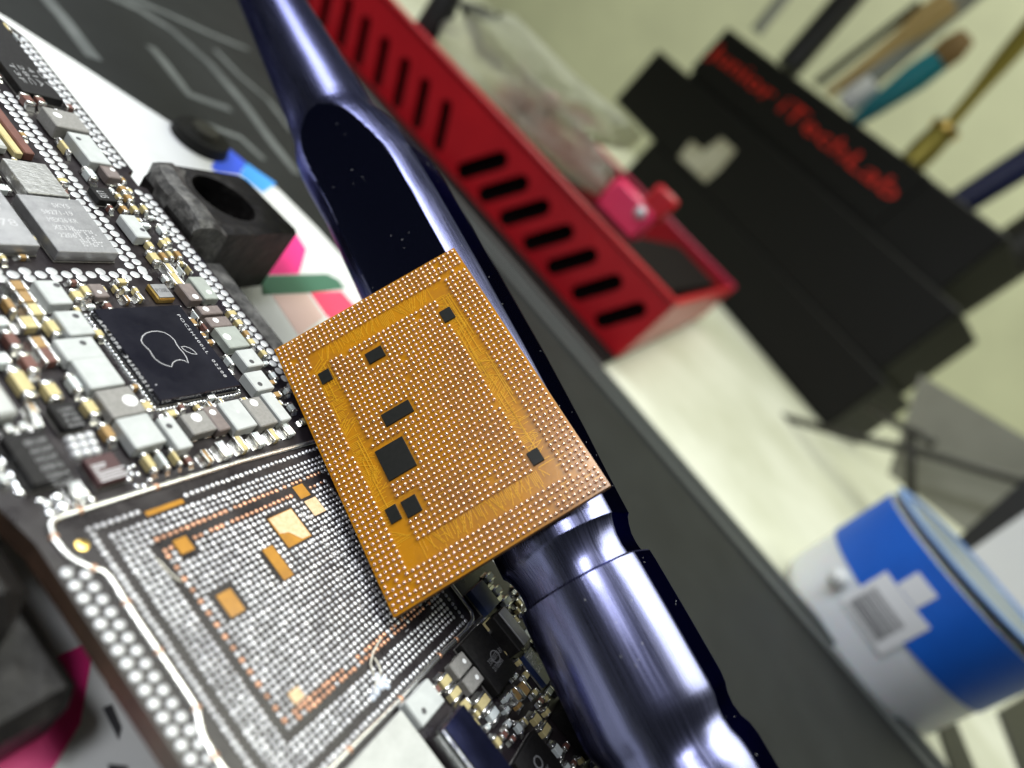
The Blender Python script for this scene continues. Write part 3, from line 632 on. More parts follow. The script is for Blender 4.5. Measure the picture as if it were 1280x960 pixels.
for i in range(ncol + 1):
    for j in range(nrow + 1):
        x = mx0 + i * PITCH; y = my0 + j * PITCH
        di = min(i, ncol - i); dj = min(j, nrow - j); ring = min(di, dj)
        if ring in (1, 6) : continue
        if any(a - .12 < x < c_ + .12 and e - .1 < y < d + .1 for a, c_, e, d in GR): continue
        rnd = random.random()
        r = .104 * random.uniform(.85, 1.14); hh = random.uniform(.03, .07)
        if ring == 0: r = .108
        cu = (i == 7 and 7 <= j <= nrow - 7 and j % 2 == 0) or (nrow - j in (5, 7) and 6 < i < ncol - 6 and rnd < .8) or (j in (7, 8) and 8 < i < ncol - 4 and rnd < .8)
        jx, jy = random.gauss(0, .007), random.gauss(0, .007)
        (cb if cu else b).dome((x + jx, y + jy, .001), r, hh, 9, 2)
b.build('site_pad', M['pad'], bd, True, kind='stuff'); cb.build('copper_site_pad', M['copper_pad'], bd, True, kind='stuff')
# fine traces round pads in the sharp area
b = MB()
for k in range(200):
    x = random.uniform(21, 25.8); y = random.uniform(-.5, 6.5)
    i = round((x - mx0) / PITCH) + .5; j = round((y - my0) / PITCH)
    x = mx0 + i * PITCH; y = my0 + j * PITCH
    if any(a - .1 < x < c_ + .1 and e - .1 < y < d + .1 for a, c_, e, d in GR): continue
    t = random.choice(((PITCH * .5, 0), (0, PITCH * .5), (PITCH * .3, PITCH * .3)))
    b.strip([(x - t[0], y - t[1], .002), (x + t[0], y + t[1], .002)], .045, .012)
b.build('site_trace', M['pad'], bd, kind='stuff')
# solder dam round the site
wire = [[(398, 551), (300, 577), (195, 609)], [(195, 609), (140, 626), (99, 638.5)], [(99, 638.5), (80, 644), (66, 650), (62, 658), (67, 672)], [(67, 672), (76, 684), (86, 696), (97, 703), (116, 711)], [(116, 711), (128, 714), (138, 723), (157.5, 754)], [(157.5, 754), (178, 786), (198, 815)], [(198, 815), (220, 848), (245, 886)],
        [(245, 886), (248, 902), (253, 922), (267, 946)], [(267, 946), (285, 970), (310, 1010)], [(330, 1040), (400, 974), (436, 938)], [(436, 938), (470, 904), (500, 874)], [(500, 874), (525, 846), (549, 820)], [(549, 820), (560, 809), (570, 800)], [(570, 800), (583, 787), (591, 775), (589, 765), (576, 747), (560, 726)]]
for i, seg in enumerate(wire):
    b = MB(); b.tube([gp(*p, .05) for p in seg], .13, 10, flat=.8); b.build('solder_dam', M['terminal'], bd, 60)
    b = MB(); b.dome(gp(*seg[0], .03), .16, .15, 10, 3); b.build('dam_joint', M['copper_pad'], bd, True)
for i, (pts, r) in enumerate([([(195, 698), (203, 706), (212, 716), (222, 724), (228, 727)], .028), ([(476, 798), (466, 816), (463, 830), (468, 846)], .03), ([(468, 822), (474, 832), (476, 842), (470, 852), (468, 868)], .028)]):
    b = MB(); b.tube([gp(*p, .12) for p in pts], [r, r * 1.3, r, r * 1.2, r][:len(pts)], 6); tag(b.build('stray_fibre', M['fibre'], None, True), ['pale twisted fibre lying on the near part of the bare site', 'longer pale curved fibre by the lower corner of the orange chip', 'shorter pale hooked fibre just below the curved one on the site'][i], 'fibre', 'stray fibres on the processor site')
b = MB()
for px_, py_, r in [(472, 848, .2), (476, 856, .24), (470, 865, .2), (480, 850, .16), (484, 858, .14), (466, 872, .15)]: b.dome(gp(px_, py_), r, .09, 10, 3)
b.build('flux_residue', M['flux'], bd, True)
# ------------------------------------------------------------------ orange ball-grid processor leaning on the handle
U = Vector((-0.29127346, -0.95653396, -0.01423201)).normalized(); V = Vector((0.4836562, -0.18390969, 0.85571836))
V = (V - U * V.dot(U)).normalized(); N = U.cross(V).normalized()
LC = Vector((26.18127656, 15.30045052, 0.9)); CW, CH = 15.77, 11.25
TH = .42
cp = thing('processor_chip', 'orange ball-grid processor chip standing tilted against the blue handle', 'chip', LC + U * CW / 2 - N * TH)
def cuv(u, v, z=0.0): return LC + U * u + V * v + N * z
def px_uv(x, y):
    p = on_plane(x, y, LC, N) - LC; return p.dot(U), p.dot(V)
b = MB(); b.cbox(cuv(CW / 2, CH / 2, -TH / 2 - .012), (CW, CH, TH - .02), .05, U, V, N); b.build('laminate_core', M['lam_edge'], cp)
b = MB(); b.cbox(cuv(CW / 2, CH / 2, -.006), (CW - .04, CH - .04, .012), .003, U, V, N); b.build('ball_side_mask', M['lam'], cp)
sq = [[(548.8, 392), (562, 383), (570, 397), (557, 404)], [(456, 445), (475, 431.6), (482.7, 443), (464, 457)], [(397, 469.6), (410.2, 460.5), (417.3, 473.7), (405.2, 481.2)],
      [(476, 518.6), (510.8, 500.7), (518.5, 514), (483.6, 534)], [(468.3, 565.4), (503, 545.7), (522, 582.3), (487, 601.5)], [(500, 629.5), (518.8, 617), (528.2, 637.5), (512, 648)], [(481.2, 638), (495, 629.5), (502.5, 648), (490, 656.2)], [(657.6, 567), (671.7, 560), (681.2, 574.6), (667.4, 583.2)]]
SQ = []
for qd in sq:
    P = [px_uv(*p) for p in qd]
    u0 = (P[0][0] + P[1][0]) / 2; u1 = (P[2][0] + P[3][0]) / 2; v0_ = (P[0][1] + P[3][1]) / 2; v1_ = (P[1][1] + P[2][1]) / 2
    SQ.append((u0, u1, v0_, v1_))
    b = MB(); b.cbox(cuv((u0 + u1) / 2, (v0_ + v1_) / 2, .045), (u1 - u0, v1_ - v0_, .09), .012, U, V, N); b.build('silicon_passive', M['black_pas'], cp)
NU, NV = 54, 39; mg = .22; pu = (CW - 2 * mg) / (NU - 1); pv = (CH - 2 * mg) / (NV - 1)
RW = 5; GAP = 3
b = MB(); rb = .098
for i in range(NU):
    for j in range(NV):
        di, dj = min(i, NU - 1 - i), min(j, NV - 1 - j); ring = min(di, dj)
        if RW <= ring < RW + GAP: continue
        if (i + j) % 2 and ring in (1, 3) and False: continue
        u = mg + i * pu; v = mg + j * pv
        if any(a - .13 < u < c_ + .13 and e - .13 < v < d + .13 for a, c_, e, d in SQ): continue
        # corner key lines left free of balls
        if ring < RW and di < RW and dj < RW and (di == RW - 1 or dj == RW - 1) and random.random() < .35: continue
        if random.random() < .004: continue
        r = rb * random.uniform(.94, 1.07)
        b.dome(cuv(u + random.gauss(0, .006), v + random.gauss(0, .006), .04), r, r, 10, 4, U, V, N, full=True)
b.build('solder_ball', M['ball'], cp, True, kind='stuff')
# copper traces in the ball-free band and between the balls
b = MB()
ui0, ui1 = mg + (RW - .6) * pu, mg + (RW + GAP - .4) * pu; vj0, vj1 = mg + (RW - .6) * pv, mg + (RW + GAP - .4) * pv
def tr(p, q, w=.035, z=.0): b.strip([cuv(*p, z + .001), cuv(*q, z + .001)], w, .012, N)
u = ui1
while u < CW - ui1:                              # the two long bands, seen as combs and bundles
    for side in (0, 1):
        rr = random.random()
        va, vb = (vj0, vj1) if side == 0 else (CH - vj1, CH - vj0)
        if rr < .72:
            sl = .45 * round(math.sin(u * 1.7 + side * 2)) * (random.random() < .5); k = random.uniform(.5, 1)
            tr((u, va), (u + sl, va + (vb - va) * k), .034)
    u += .085
for side in (0, 1):
    v = vj1
    while v < CH - vj1:
        ua, ub = (ui0, ui1) if side == 0 else (CW - ui1, CW - ui0)
        if random.random() < .7:
            k = random.uniform(.5, 1); tr((ua, v), (ua + (ub - ua) * k, v + .3 * round(math.sin(v * 2.1 + side)) * (random.random() < .5)), .034)
        v += .085
for k in range(26):
    t = random.random(); u = random.uniform(ui1, CW - ui1 - 3); v = random.choice((random.uniform(vj0 + .1, vj1 - .1), CH - random.uniform(vj0 + .1, vj1 - .1)))
    tr((u, v), (u + random.uniform(.8, 3), v + random.uniform(-.05, .05)), .045, .013)
for k in range(260):
    i = random.randint(0, NU - 2); j = random.randint(0, NV - 2)
    u = mg + (i + .5) * pu; v = mg + (j + .5) * pv
    if any(a - .1 < u < c_ + .1 and e - .1 < v < d + .1 for a, c_, e, d in SQ): continue
    if random.random() < .5: tr((u - pu * .5, v), (u + pu * .5, v), .03)
    else: tr((u, v - pv * .5), (u, v + pv * .5), .03)
b.build('copper_trace', M['trace'], cp, kind='stuff')

# ------------------------------------------------------------------ blued tool handle
A0 = Vector((35.744, 18.139, 6.837)); AX = Vector((-0.31786619, -0.94614462, -0.06141201)).normalized()
toC = (CAM - A0); toC = (toC - AX * toC.dot(AX)).normalized()      # towards the camera
SIDE = AX.cross(toC).normalized()
if SIDE.dot(ROT @ Vector((1, 0, 0))) < 0: SIDE = -SIDE               # picture right
A0 = A0 + SIDE * .08
hd = thing('steel_tool', 'dark blue steel tool handle with a long flat facet behind the chip', 'tool', A0 + AX * 18 - Vector((0, 0, 3.6)))
prof = [(-60, 1.55), (-45, 1.95), (-31, 2.42), (-24, 2.68), (-18, 2.92), (-14, 3.06), (-12, 3.16), (-11.2, 3.24), (-10.6, 3.36), (-10, 3.52), (-9.2, 3.7), (-8.2, 3.85), (-6.6, 3.98), (-4.5, 4.1), (0, 4.16), (6, 4.12), (12, 4.02), (17, 3.82), (19.5, 3.66), (21.4, 3.58), (21.95, 3.56), (22.05, 3.46), (22.15, 3.4), (22.45, 3.28), (22.9, 3.16), (23.4, 3.13), (23.85, 3.18), (23.9, 3.44), (24.0, 3.53),
        (24.5, 3.55), (27, 3.56), (30.0, 3.54), (30.5, 3.47), (30.9, 3.32), (31.4, 3.26), (31.9, 3.33), (32.3, 3.5), (32.8, 3.58), (36, 3.6), (40, 3.55), (40.6, 3.35), (41.2, 3.3), (41.8, 3.5), (48, 3.5), (52, 3.2), (52.4, .5)]
flats = [(math.radians(-14), 3.26, -30, 18.5), (math.radians(-100), 3.84, -12, 20), ]
NS = 240
def rad(s, th, r):
    for c0, d, s0, s1 in flats:
        if s0 <= s <= s1:
            k = min(1, min(s - s0, s1 - s) / 1.5); q = math.cos(th - c0)
            if q > .3: r = min(r, d / q + (1 - k) * 1.0)
    if s > -8: q = math.cos(th - math.radians(68)); r = min(r, (1 - .065 * min(1, (s + 8) / 4)) * r / q) if q > .3 else r    # narrow side flat follows the grooves
    return r
# refine profile
pp = []
for (s0, r0), (s1, r1) in zip(prof, prof[1:]):
    n_ = max(1, int((s1 - s0) / (.18 if -16 < s0 < -4 else .5)))
    for k in range(n_): t = k / n_; pp.append((s0 + (s1 - s0) * t, r0 + (r1 - r0) * t))
pp.append(prof[-1])
def axis_at(s_):
    t = min(max((-2.5 - s_) / 8.0, 0), 1); t = t * t * (3 - 2 * t)
    return A0 + AX * s_ - SIDE * .62 * t
vs = []
for s_, r_ in pp:
    for k in range(NS):
        th = 2 * math.pi * k / NS; r = rad(s_, th, r_)
        vs.append(axis_at(s_) + (toC * math.cos(th) + SIDE * math.sin(th)) * r)
fs = [[i * NS + k, i * NS + (k + 1) % NS, (i + 1) * NS + (k + 1) % NS, (i + 1) * NS + k] for i in range(len(pp) - 1) for k in range(NS)]
fs += [list(range(NS))[::-1], [(len(pp) - 1) * NS + k for k in range(NS)]]
b = MB(); b.add(vs, fs); ho = b.build('shaft', M['steel'], hd, 24)
me = ho.data; me.materials.append(M['flat'])
uv = me.uv_layers.new(name='lathe')
for p in me.polygons:
    for li, vi in zip(p.loop_indices, p.vertices): uv.data[li].uv = ((vi % NS) / NS, pp[min(vi // NS, len(pp) - 1)][0] / 10)
nt = M['steel'].node_tree                                # turning marks run round the shaft
for nd in nt.nodes:
    if nd.type == 'TEX_NOISE':
        mp = nt.nodes.new('ShaderNodeMapping'); mp.inputs['Scale'].default_value = (3, 60, 1) if nd.inputs['Scale'].default_value > 1000 else (90, .5, 1)
        uvn = nt.nodes.new('ShaderNodeUVMap'); uvn.uv_map = 'lathe'
        nt.links.new(uvn.outputs[0], mp.inputs[0]); nt.links.new(mp.outputs[0], nd.inputs['Vector'])
        nd.inputs['Scale'].default_value = 4.0
for p in me.polygons:
    if len(p.vertices) == 4:
        i = p.vertices[0] // NS; k = p.vertices[0] % NS; s_, r_ = pp[i]
        th = 2 * math.pi * (k + .5) / NS
        if rad(s_, th, r_) < r_ - .02: p.material_index = 1  # flats take the colour with the dark reflection painted in
b = MB()
for k in range(90):
    s_ = random.uniform(-10, 36); th = random.uniform(-1.2, 1.5)
    i = min(range(len(pp)), key=lambda q: abs(pp[q][0] - s_)); r = rad(s_, th, pp[i][1])
    n_ = (toC * math.cos(th) + SIDE * math.sin(th))
    b.dome(axis_at(s_) + n_ * (r + .002), random.uniform(.012, .032), .015, 6, 2, AX, n_.cross(AX), n_)
b.build('dust_speck', M['grey_ink'], hd, True, kind='stuff')

# ------------------------------------------------------------------ red slotted tray
G0 = gp(760, 458, Z_BENCH); G1 = gp(560, 236, Z_BENCH)
RX = (G1 - G0); RX.z = 0; RX.normalize(); RZ = Vector((0, 0, 1)); RN = RX.cross(RZ).normalized()
if RN.dot(CAM - G0) < 0: RN = -RN                      # faces the camera
RB = -RN
rt = on_plane(838, 380, G0, RN); RHt = rt.z - Z_BENCH
tray = thing('red_tray', 'red plastic tray with slanted slots in its side, behind the handle', 'tray', G0 + RB * 8)
def rp(x, y): p = on_plane(x, y, G0, RN) - G0; return p.dot(RX), p.z
RL = max(rp(330, -60)[0], 70)
h0 = 2.2
outer = [(0, h0), (RL, h0), (RL, RHt), (0, RHt)]
holes = []
for zx, zy in [(130, 85), (215, 180), (300, 275), (395, 375), (490, 470), (590, 575), (685, 685)]:
    cx, cy = 560 + zx / 3.2, 180 + zy / 3.2
    a = rp(cx - 33, cy + 10); e = rp(cx + 33, cy - 10); m_ = rp(cx, cy)
    L = math.hypot(e[0] - a[0], e[1] - a[1]); holes.append(stadium(m_[0], m_[1], L, L * .30, math.atan2(e[1] - a[1], e[0] - a[0])))
for cx, cy in [(551, 157), (524, 130), (499, 104), (474, 78), (450, 52), (428, 28), (405, 4), (382, -20), (360, -44)]:
    a = rp(cx - 7, cy + 33); e = rp(cx + 7, cy - 33); m_ = rp(cx, cy)
    L = math.hypot(e[0] - a[0], e[1] - a[1]); holes.append(stadium(m_[0], m_[1], L, L * .27, math.atan2(e[1] - a[1], e[0] - a[0])))
holes = [[(min(max(x, .3), RL - .3), min(max(y, h0 + .4), RHt - .4)) for x, y in hh] for hh in holes]
plate_with_holes('slotted_side', outer, holes, M['red'], tray, G0 + RB * .6, RX, RZ, .6)
dep = max(13.0, (gp(935, 380, rt.z) - G0).dot(RB))
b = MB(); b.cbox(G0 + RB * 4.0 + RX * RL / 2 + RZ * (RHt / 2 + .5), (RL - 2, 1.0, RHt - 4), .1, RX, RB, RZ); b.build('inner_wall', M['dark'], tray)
b = MB(); b.cbox(G0 + RB * (dep - .8) + RX * RL / 2 + RZ * (RHt / 2 + h0 / 2), (RL, 1.6, RHt - h0), .3, RX, RB, RZ); b.build('back_side', M['red'], tray, 30)
b = MB(); b.cbox(G0 + RB * (dep / 2 + .6) + RX * .8 + RZ * (RHt / 2 + h0 / 2), (1.6, dep - 4.0, RHt - h0), .3, RX, RB, RZ); b.build('end_side', M['red'], tray, 30)
b = MB(); b.cbox(G0 + RB * 1.0 + RX * RL / 2 + RZ * (RHt + .55), (RL, 2.0, 1.0), .4, RX, RB, RZ); b.build('rolled_rim', M['red'], tray, 40)
b = MB(); b.cbox(G0 + RB * (dep - 1) + RX * RL / 2 + RZ * (RHt + .55), (RL, 2.0, 1.0), .4, RX, RB, RZ); b.build('rolled_rim', M['pink_gloss'], tray, 40)
b = MB(); b.cbox(G0 + RB * (dep / 2 - 6) + RX * RL / 2 + RZ * (h0 / 2 + .01), (RL - 1, dep + 10, h0 - .02), .1, RX, RB, RZ); b.build('foot', M['dark'], tray)  # black slab; its forward reach is added as shade between tray and mat
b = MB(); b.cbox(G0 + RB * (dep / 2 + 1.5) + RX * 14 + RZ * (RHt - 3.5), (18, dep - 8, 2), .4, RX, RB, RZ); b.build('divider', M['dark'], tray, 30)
# clip and film bags in the tray
ck = on_plane(798, 262, G0 + RB * 5.2, RN)
clp = thing('pink_clip', 'glossy pink clip sticking up from the red tray', 'clip', ck - RZ * 6)
b = MB(); b.cbox(ck - RZ * 1.5 + RX * 1.5, (10, 3.4, 6.5), 1.2, RX, RB, RZ); b.build('jaw', M['pink_gloss'], clp, 40)
b = MB(); b.cbox(ck + RZ * 3.2 - RX * 2.0, (5, 2.4, 5.0), 1.0, RX, RB, RZ); b.build('grip', M['red'], clp, 40)
b = MB(); b.dome(ck + RN * 1.75 - RX * 1.0, 1.1, .6, 14, 3, RX, RZ, RN); b.build('rivet', M['via'], clp, True)
def film(name, label, pts, dist, thick, seed):
    rnd = random.Random(seed); P = [on_plane(x, y, G0 + RB * dist, RN) for x, y in pts]
    n = len(P); cen = sum(P, Vector()) / n; b = MB(); vs = []
    for lay, off in ((0, 0), (1, thick)):
        for ringk in (1.0, .6, .25):
            for p in P: vs.append(cen + (p - cen) * ringk + RB * (off + (rnd.random() - .5) * 2.2) + RZ * (rnd.random() - .5))
    fs = []
    for lay in (0, 1):
        o = lay * 3 * n
        for r in (0, 1):
            for i in range(n): fs.append([o + r * n + i, o + r * n + (i + 1) % n, o + (r + 1) * n + (i + 1) % n, o + (r + 1) * n + i])
        fs.append([o + 2 * n + i for i in range(n)])
    for i in range(n): fs.append([i, (i + 1) % n, 3 * n + (i + 1) % n, 3 * n + i])
    b.add(vs, fs); tag(b.build(name, M['film'], None, True), label, 'bag')
film('film_bag', 'crumpled clear film bag standing in the red tray', [(545, 30), (590, 20), (640, 70), (700, 130), (745, 178), (770, 215), (745, 245), (705, 215), (650, 165), (590, 100), (530, 35)], 6.5, .5, 3)
film('film_pouch', 'cloudy plastic pouch behind the crumpled bag, with a dull pink mark', [(570, 0), (640, 20), (720, 100), (770, 140), (800, 170), (785, 185), (745, 178), (680, 140), (600, 70)], 15, .5, 5)
o = bpy.data.objects['film_pouch']
mk = on_plane(683, 132, G0 + RB * 11.5, RN); b = MB(); b.dome(mk, 2.6, .5, 14, 3, RX, RZ, RN); b.build('pink_mark', mat('dull_pink', (.28, .14, .12), .6), o, True)
kp = on_plane(548, 18, G0 + RB * 7, RN); b = MB(); b.tube([kp - RZ * 7, kp + RZ * 1, kp + RZ * 9 + RX * 2], [2.6, 2.8, 2.2], 16); tag(b.build('black_knob', M['black_rod'], None, 40), 'dark rounded knob at the upper end of the red tray', 'stopper')  # dark knob at the tray's upper end

# ------------------------------------------------------------------ black stepped tool holder with red lettering
HB = gp(1035, 540, Z_BENCH)
hv = ray(100, -563); hv.z = 0; HX = -hv.normalized()                     # along the front, picture down-right
HN = HX.cross(RZ).normalized(); HN = HN if HN.dot(CAM - HB) > 0 else -HN
HBk = -HN
th_ = thing('tool_holder', 'black stepped tool holder with red lettering on its top tier', 'tool holder', HB - HX * 50 + HBk * 25)
def hu(x, y, dist=0.0):
    p = on_plane(x, y, HB + HBk * dist, HN) - HB; return p.dot(HX), p.z
def hbox(u0, u1, z0, z1, dist, thick, name, m, ch=.8, parent=None):
    b = MB(); b.cbox(HB + HX * (u0 + u1) / 2 + HBk * (dist + thick / 2) + RZ * ((z0 + z1) / 2), (abs(u1 - u0), thick, z1 - z0), ch, HX, HBk, RZ)
    return b.build(name, M[m], parent or th_, 30)
q1 = hu(1120, 470); q2 = hu(1205, 385); q3 = hu(1246, 295)
za = (q1[1] + hu(826, 200)[1]) / 2; zb = (q2[1] + hu(820, 61)[1]) / 2; zc = (q3[1] + hu(913, 23)[1]) / 2
hbox(hu(735, 262)[0], q1[0], .01, za - .01, 0, 46, 'front_tier', 'black_print')
t2 = hbox(hu(790, 95)[0], q2[0], za, zb - .01, 1.5, 44, 'middle_tier', 'black_print')
t3 = hbox(hu(885, 55)[0], q3[0] + 2, zb, zc, 4.0, 40, 'top_tier', 'black_print')
pa = on_plane(884, 70, HB + HBk * 3.2, HN); pb = on_plane(1108, 258, HB + HBk * 3.2, HN)
ln = (pb - pa).dot(HX); zt = (pa.z + pb.z) / 2
pa.z = zt
b = MB(); b.cbox(pa + HX * ln / 2 + HBk * .5 + RZ * 4, (ln + 6, 1.0, zc - zb - 3), .3, HX, HBk, RZ); b.build('name_panel', M['black_print'], t3, 30)
text('lettering', 'Junior iTechLab', pa + HN * .25 - RZ * 1.0, HX, RZ, ln, 9.5, M['red_letter'], t3, thick=.6)
lb = [on_plane(x, y, HB + HBk * 1.3, HN) for x, y in [(848, 196), (864, 176), (880, 188), (902, 172), (920, 188), (902, 210), (882, 228)]]
b = MB(); b.slab(lb, HBk * .15); b.build('torn_label', M['beige'], t2)
ra, re_ = on_plane(1178, 376, HB + HBk * 48, HN), on_plane(1345, 262, HB + HBk * 48, HN)
b = MB(); b.tube([ra, ra + (re_ - ra) * .06, ra + (re_ - ra) * .5, re_], [7.5, 10.5, 10.5, 10.5], 24); tag(b.build('black_canister', M['iron'], None, 40), 'thick black cylinder rising at the right side of the tool holder', 'canister')

def rod(name, label, p, q, dist, rads, m, cat, group=None, n=14):
    a = on_plane(*p, HB + HBk * dist, HN); e = on_plane(*q, HB + HBk * dist, HN); d = e - a
    k = len(rads); b = MB(); b.tube([a + d * (i / (k - 1)) for i in range(k)], [1.6 * r for r in rads], n)
    return tag(b.build(name, M[m], None, 40), label, cat, group), a, e
gtool = 'tools standing in the black holder'
rod('black_tool', 'thick black rod, leftmost of the tools in the holder', (985, 85), (1110, -60), 22, [4.2, 4.2, 4.2], 'black_rod', 'rod', gtool)
rod('thin_tool', 'thin grey-brown rod between the black rod and the wooden stick', (1020, 105), (1150, 5), 28, [1.3, 1.3, 1.4], 'iron', 'rod', gtool)
rod('wooden_stick', 'pale wooden stick with a thicker upper end in the holder', (1035, 118), (1185, 2), 26, [1.5, 1.6, 1.9, 2.4, 3.6, 3.8], 'wood', 'stick', gtool)
rod('grey_stick', 'grey metal rod between the wooden stick and the teal brush', (1060, 118), (1240, -28), 32, [3.4, 3.4, 3.0, 2.8], 'steel_rod', 'rod', gtool)
rod('white_stick', 'short pale blue-white stub beside the teal brush', (1055, 132), (1092, 104), 20, [3.2, 3.4, 3.0], 'paper', 'stub', gtool)
br = thing('paint_brush', 'teal-handled brush with brown bristles in the holder', 'brush', on_plane(1068, 150, HB + HBk * 20, HN), gtool)
for nm, p, q, rr_, m in [('handle', (1066, 154), (1172, 76), [1.6, 2.6, 3.2, 3.8, 3.4], 'teal'), ('bristles', (1172, 76), (1208, 46), [3.4, 3.8, 2.6], 'bristle')]:
    a = on_plane(*p, HB + HBk * 20, HN); e = on_plane(*q, HB + HBk * 20, HN); b = MB(); k = len(rr_)
    b.tube([a + (e - a) * (i / (k - 1)) for i in range(k)], [1.6 * r for r in rr_], 14); b.build(nm, M[m], br, 40)
tw = thing('brass_tool', 'olive brass-coloured pick with a bright collar in the holder', 'pick', on_plane(1140, 205, HB + HBk * 20, HN), gtool)
for nm, p, q, rr_, m in [('handle', (1138, 206), (1178, 165), [3.4, 3.6, 3.2], 'brass'), ('collar', (1178, 165), (1184, 159), [3.8, 3.8], 'gold'), ('shank', (1184, 159), (1300, 22), [1.6, 1.7, 2.4, 2.6], 'brass')]:
    a = on_plane(*p, HB + HBk * 20, HN); e = on_plane(*q, HB + HBk * 20, HN); b = MB(); k = len(rr_)
    b.tube([a + (e - a) * (i / (k - 1)) for i in range(k)], [1.6 * r for r in rr_], 14); b.build(nm, M[m], tw, 40)
rod('navy_tool', 'dark navy rod, rightmost of the tools in the holder', (1195, 258), (1330, 172), 22, [3.4, 3.6, 3.6], 'navy', 'rod', gtool)
rod('faint_tool', 'faint brownish rod at the upper left, behind the black rod', (945, 40), (985, -10), 36, [2.2, 2.2], 'steel_rod', 'rod', gtool)

# ------------------------------------------------------------------ jar with blue tape
jb = Vector((106.5, -48.5, Z_BENCH)); jr, jh = 14.6, 20.5
jar = thing('frosted_jar', 'small frosted white jar with a band of blue tape beside the mat', 'jar', jb)
def lathe(profile, n=56, c=jb):
    vs = []; 
    for r, z in profile:
        for k in range(n): a = 2 * math.pi * k / n; vs.append(c + Vector((r * math.cos(a), r * math.sin(a), z)))
    fs = [[i * n + k, i * n + (k + 1) % n, (i + 1) * n + (k + 1) % n, (i + 1) * n + k] for i in range(len(profile) - 1) for k in range(n)]
    fs += [list(range(n))[::-1], [(len(profile) - 1) * n + k for k in range(n)]]
    b = MB(); b.add(vs, fs); return b
lathe([(jr - 2.6, .01), (jr - 1.0, .5), (jr - .2, 1.6), (jr, 3), (jr, jh - .6), (jr - .8, jh)]).build('jar_body', M['jar'], jar, 40)
lathe([(jr - .5, jh - .4), (jr - .5, jh + .75), (jr - 1, jh + .8)]).build('glass_lip', M['film'], jar, 40)
lathe([(jr + .1, jh + .8), (jr + .2, jh + 1.2), (jr - .5, jh + 1.4), (jr - 1.6, jh + 1.3), (jr - 1.8, jh + .9)]).build('lid', M['lid'], jar, 40)
lathe([(jr - 2.2, jh + .85), (jr - 2.2, jh + 1.0), (jr - 6, jh + 1.0)]).build('lid_insert', M['film'], jar, 40)
def cyl_patch(a0, a1, z0, z1, r, t, n=24, skew=0.0):
    vs = []; 
    for k in range(n + 1):
        a = a0 + (a1 - a0) * k / n
        for rr_, zz in ((r, z0), (r + t, z0), (r + t, z1), (r, z1)): vs.append(jb + Vector((rr_ * math.cos(a), rr_ * math.sin(a), zz)))
    fs = [[4 * k + q, 4 * k + (q + 1) % 4, 4 * k + 4 + (q + 1) % 4, 4 * k + 4 + q] for k in range(n) for q in range(4)] + [[0, 1, 2, 3], [4 * n + 3, 4 * n + 2, 4 * n + 1, 4 * n]]
    b = MB(); b.add(vs, fs); return b
cyl_patch(0, 2 * math.pi * .999, jh * .50, jh - .4, jr + .02, .15, 64).build('blue_band', M['tape'], jar, 40)
fa = math.atan2(-jb.y, -jb.x)                            # bearing of the camera
lo_ = cyl_patch(fa - .36, fa + .20, jh * .34, jh * .70, jr + .18, .08); lab = lo_.build('label', M['paper'], jar, 40)
cyl_patch(fa - .22, fa + .02, jh * .705, jh * .86, jr + .19, .08).build('label_tab', M['paper'], lab, 40)
for k in range(10):
    z = jh * .36 + k * .48; wv = random.choice((.16, .26, .36))
    cyl_patch(fa - .30, fa + .10, z, z + wv, jr + .27, .02, 12).build('barcode_bar', M['dark_ink'], lab)
lp = jb + Vector((math.cos(fa - .52), math.sin(fa - .52), 0)) * (jr + .8) + Vector((0, 0, jh * .40))
b = MB(); bmx = bmesh.new(); bmesh.ops.create_icosphere(bmx, subdivisions=3, radius=1.3)
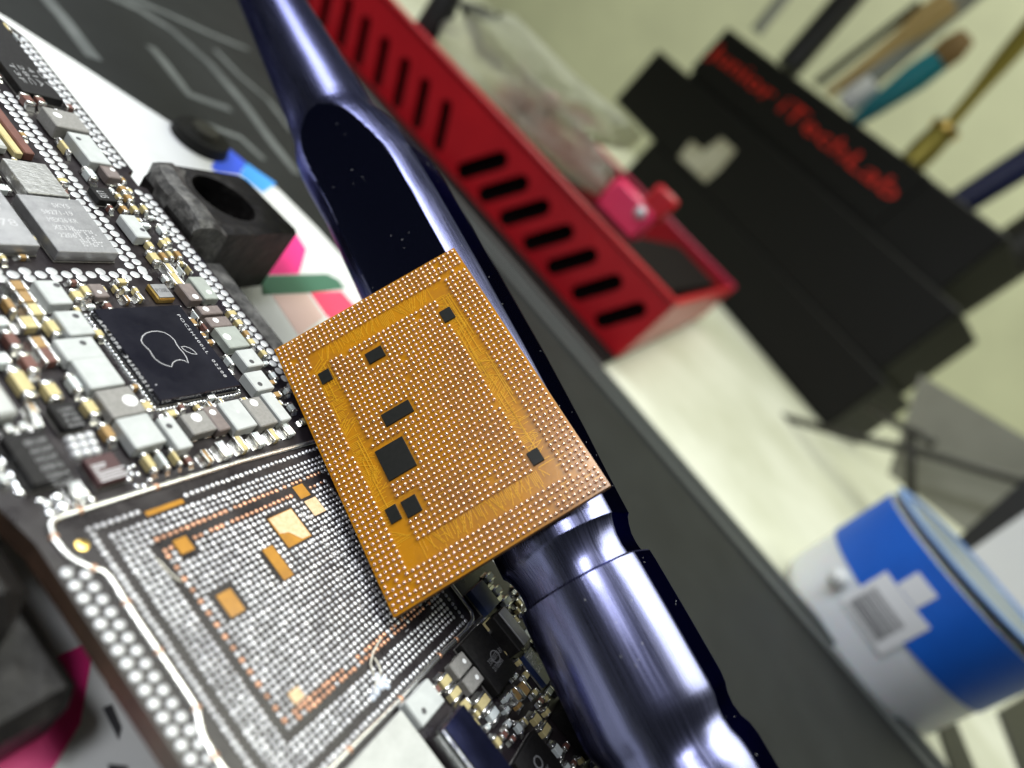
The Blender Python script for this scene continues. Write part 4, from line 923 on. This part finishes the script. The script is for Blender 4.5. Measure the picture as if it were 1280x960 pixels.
b.add([lp + v.co * (1 + .22 * math.sin(v.co.x * 5) * math.cos(v.co.y * 6 + v.co.z * 4)) for v in bmx.verts], [tuple(v.index for v in f.verts) for f in bmx.faces]); bmx.free()
tag(b.build('cotton_lump', M['plate'], None, True), 'small white lump stuck to the jar beside its barcode label', 'lump')

# ------------------------------------------------------------------ odds and ends behind the jar
def bench_box(name, label, cat, pts, z0, z1, m):
    b = MB(); b.prism([gp(x, y, z0) for x, y in pts], z0, z1); return tag(b.build(name, M[m], None), label, cat)
wf = thing('wire_frame', 'thin dark wire frame standing right of the tool holder', 'frame', gp(1010, 560, Z_BENCH))
dd = 150.0
def wp(x, y): return on_plane(x, y, HB - HBk * 58, HN)
for pts, r in [([(975, 520), (1060, 545), (1160, 568), (1290, 605)], 1.3), ([(1085, 508), (1120, 530), (1150, 543), (1168, 556)], 1.3), ([(1138, 540), (1138, 580), (1138, 640)], 1.3)]:
    b = MB(); b.tube([wp(*p) for p in pts], r, 10); b.build('wire', M['iron'], wf, True)
for p in [(1138, 640)]:
    q = wp(*p); b = MB(); b.tube([Vector((q.x, q.y, Z_BENCH)), q], .9, 10); b.build('foot', M['iron'], wf, True)
def standing(name, label, cat, pts, dist, thick, m):
    b = MB(); b.slab([on_plane(x, y, HB + HBk * dist, HN) for x, y in pts], HBk * thick); return tag(b.build(name, M[m], None), label, cat)
standing('metal_sheet', 'dull grey sheet standing between the tool holder and the jar', 'sheet', [(1150, 468), (1330, 575), (1330, 760), (1110, 592)], -45, 3, 'grey_panel')
standing('black_block', 'black block behind the jar at the right edge', 'block', [(1180, 688), (1310, 572), (1330, 660), (1230, 740)], -80, 10, 'black_rod')
standing('cream_box', 'cream-white box corner at the right edge behind the jar', 'box', [(1208, 692), (1300, 628), (1360, 740), (1270, 800)], -95, 8, 'paper')
bench_box('black_strip', 'short black strip on the bench below the jar', 'strip', [(1168, 905), (1188, 895), (1220, 975), (1195, 985)], Z_BENCH + .01, Z_BENCH + .6, 'black_rod')
bench_box('black_pad', 'black pad at the lower right corner of the bench', 'pad', [(1245, 890), (1310, 850), (1400, 990), (1290, 1010)], Z_BENCH + .01, Z_BENCH + 1, 'black_rod')
